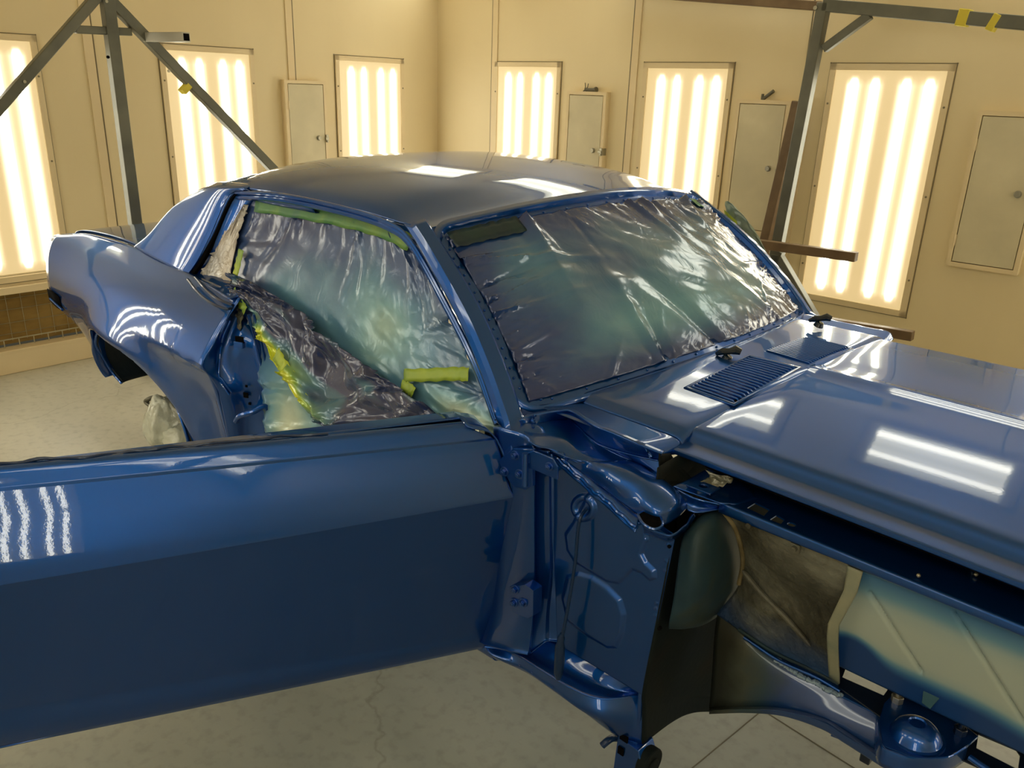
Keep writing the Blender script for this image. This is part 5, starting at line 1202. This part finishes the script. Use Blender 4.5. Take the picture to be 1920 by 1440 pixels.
# dark channel round the quarter window
rows = []
for f in [V(-1.75, -.672, 1.272), V(-2.05, -.668, 1.266)]+F[:]+[V(-2.30, -.765, .944), V(-2.16, -.785, .946), V(-2.02, -.805, .944)]:
    ins = V(.055, .035, -.035) if f.x < -2.15 and f.z > 1.0 else (V(0, .03, -.035) if f.z > 1.1 else V(.02, .05, .015))
    rows.append([f+V(0, .001, 0), f+ins*.35+V(0, .01, 0), f+ins, f+ins+V(0, .02, 0)])
surf('quarter_window_channel', rows, PAINT, car, nu=4, nv=6, solid=.002, ang=50)
rows = [[f+V(.003, .006, 0), f+V(.014, .010, -.004), f+V(.016, .022, -.004)] for f in [V(-2.05, -.668, 1.262)]+F[:]]
surf('window_rubber_gap', rows, BLACK, car, nu=3, nv=6, solid=.001)
# film strip between the quarter window channel and the tall sheet
G = dense([[side(x, y, .012) for x, y in r] for r in (((452, 388), (458, 384), (466, 384)), ((425, 430), (438, 428), (452, 428)), ((390, 492), (412, 490), (436, 492)), ((374, 518), (398, 535), (430, 545)), ((392, 538), (415, 552), (436, 560)), ((430, 568), (438, 570), (445, 572)))], 14, 14)
g3 = folds(70, .02, .008, 77, 'tblr', (.1, .5))
film_surface('quarter_window_film', G, film_mat('masking_film_quarter', [(.2, (.10, .13, .22)), (.5, (.22, .24, .28)), (.8, (.40, .36, .32))], 5, seed=6, wrinkle=.9, dist=.010), None, lambda u, v: -g3(u, v), lambda u, v, P: .6+.3*noise.noise(P*8), 'narrow crinkled strip of pinkish film taped inside the quarter window corner', 'masking film')
# ================================================================== STANDS
GREEN = simple('green_stand_paint', (.05, .10, .06), .45, .2)
js = empty('axle_stand', tuple(V(-3.02, -.60, ZF)), 'green axle stand with a bent lever below the rear wheel opening, wrapped in clear plastic', 'stand')
bx = Y(318, 762, -.66)
base = V(bx.x, bx.y, ZF)
js.location = base
bm = bmesh.new(); cyl(bm, V(bx.x, bx.y, .0), V(bx.x, bx.y, .30), .035, 20); link('post', bm, GREEN, js)
bm = bmesh.new(); h = Y(297, 738, -.66); tubepath(bm, cr([V(bx.x, bx.y, h.z-.0), Y(290, 745, -.68), Y(276, 750, -.70), Y(274, 754, -.70), Y(284, 762, -.70)], 5), .010, 10); link('lever', bm, simple('dark_rod', (.10, .10, .08), .4, .5), js)
for a in (-140, -50, 40, 130):
    d = V(math.cos(math.radians(a)), math.sin(math.radians(a)), 0); bm = bmesh.new()
    bar(bm, V(bx.x, bx.y, .06)+d*.03, V(bx.x, bx.y, ZF+.012)+d*.20, .055, .008, d.cross(UP)); link('leg', bm, mottled('pale_painted_steel', [(.3, (.30, .28, .20)), (.7, (.42, .38, .27))], 8, .5), js, bevel=.002)
def clearfilm():
    m, N, L, b = mat('clear_plastic_bag')
    b.inputs['Base Color'].default_value = (.66, .70, .62, 1); b.inputs['Roughness'].default_value = .16; b.inputs['Coat Weight'].default_value = .8; b.inputs['Coat Roughness'].default_value = .08
    b.inputs['Alpha'].default_value = .85
    noisebump(N, L, b, 22, .8, .012, 4); return m
cc = Y(306, 803, -.70); bm = bmesh.new(); bmesh.ops.create_uvsphere(bm, u_segments=40, v_segments=28, radius=1)
for v_ in bm.verts:
    q = v_.co.copy(); s = 1+.16*noise.noise(q*2.2)+.07*noise.noise(q*6)
    v_.co = V(cc.x+q.x*.085*s, cc.y+q.y*.075*s, cc.z+q.z*.10*s+.05*max(0, q.z)**2)
pbag = link('plastic_bag', bm, clearfilm(), None, ang=80); tag(pbag, 'crumpled clear plastic bag tied round the axle stand', 'plastic bag')
bm = bmesh.new(); bmesh.ops.create_uvsphere(bm, u_segments=32, v_segments=20, radius=1); c2 = Y(330, 822, -.68)
for v_ in bm.verts:
    q = v_.co.copy(); s = 1+.2*noise.noise(q*2.5+V(4, 0, 0))+.08*noise.noise(q*7)
    v_.co = V(c2.x+q.x*.09*s, c2.y+q.y*.06*s, c2.z+q.z*.065*s)
link('loose_tail', bm, clearfilm(), pbag, ang=80)
# front stand
fs = empty('body_stand', tuple(V(-.47, -.65, ZF)), 'blue-painted stand bracket with a curved handle holding up the front corner of the body', 'stand')
poly = [(1158, 1380), (1196, 1408), (1205, 1440), (1210, 1560), (1140, 1560), (1150, 1440)]
fp = poly_plate('post', poly, -.71, .06, fs, PAINT, bev=.002)
hk = [(1160, 1395), (1168, 1405), (1174, 1408), (1178, 1396)]
bm = bmesh.new(); q = Y(1164, 1408, -.712); box(bm, q, (.016, .004, .020)); link('slot', bm, BLACK, fs)
bm = bmesh.new(); q = Y(1170, 1384, -.712); box(bm, q, (.022, .004, .016)); link('slot', bm, BLACK, fs)
bm = bmesh.new(); tubepath(bm, cr([Y(1160, 1384, -.69), Y(1148, 1384, -.72), Y(1138, 1390, -.74), Y(1129, 1398, -.75)], 6), .0085, 12); link('handle', bm, RUBBER, fs)
bm = bmesh.new(); q = Y(1216, 1430, -.68); cyl(bm, q+V(-.012, 0, 0), q+V(.012, 0, 0), .040, 28); cyl(bm, q+V(.0, 0, .0), q+V(.018, 0, 0), .018, 16); link('pivot_ear', bm, DARK, fs, bevel=.003)
bm = bmesh.new(); box(bm, V(-.47, -.64, ZF+.010), (.14, .12, .02)); box(bm, V(-.47, -.66, ZF+.05), (.07, .06, .10)); link('foot', bm, DARK, fs, bevel=.004)
# ------------------------------------------------------------------ world, view
w = bpy.data.worlds.new('world'); SC.world = w; w.use_nodes = True
w.node_tree.nodes['Background'].inputs[0].default_value = (.02, .018, .012, 1)
SC.view_settings.view_transform = 'Standard'; SC.view_settings.look = 'None'; SC.view_settings.exposure = EXPO; SC.view_settings.gamma = 1
SC.cycles.use_denoising = True
SC.cycles.max_bounces = 10; SC.cycles.diffuse_bounces = 5; SC.cycles.glossy_bounces = 5; SC.cycles.transmission_bounces = 4
SC.cycles.sample_clamp_indirect = 6
SC.cycles.caustics_reflective = False; SC.cycles.caustics_refractive = False
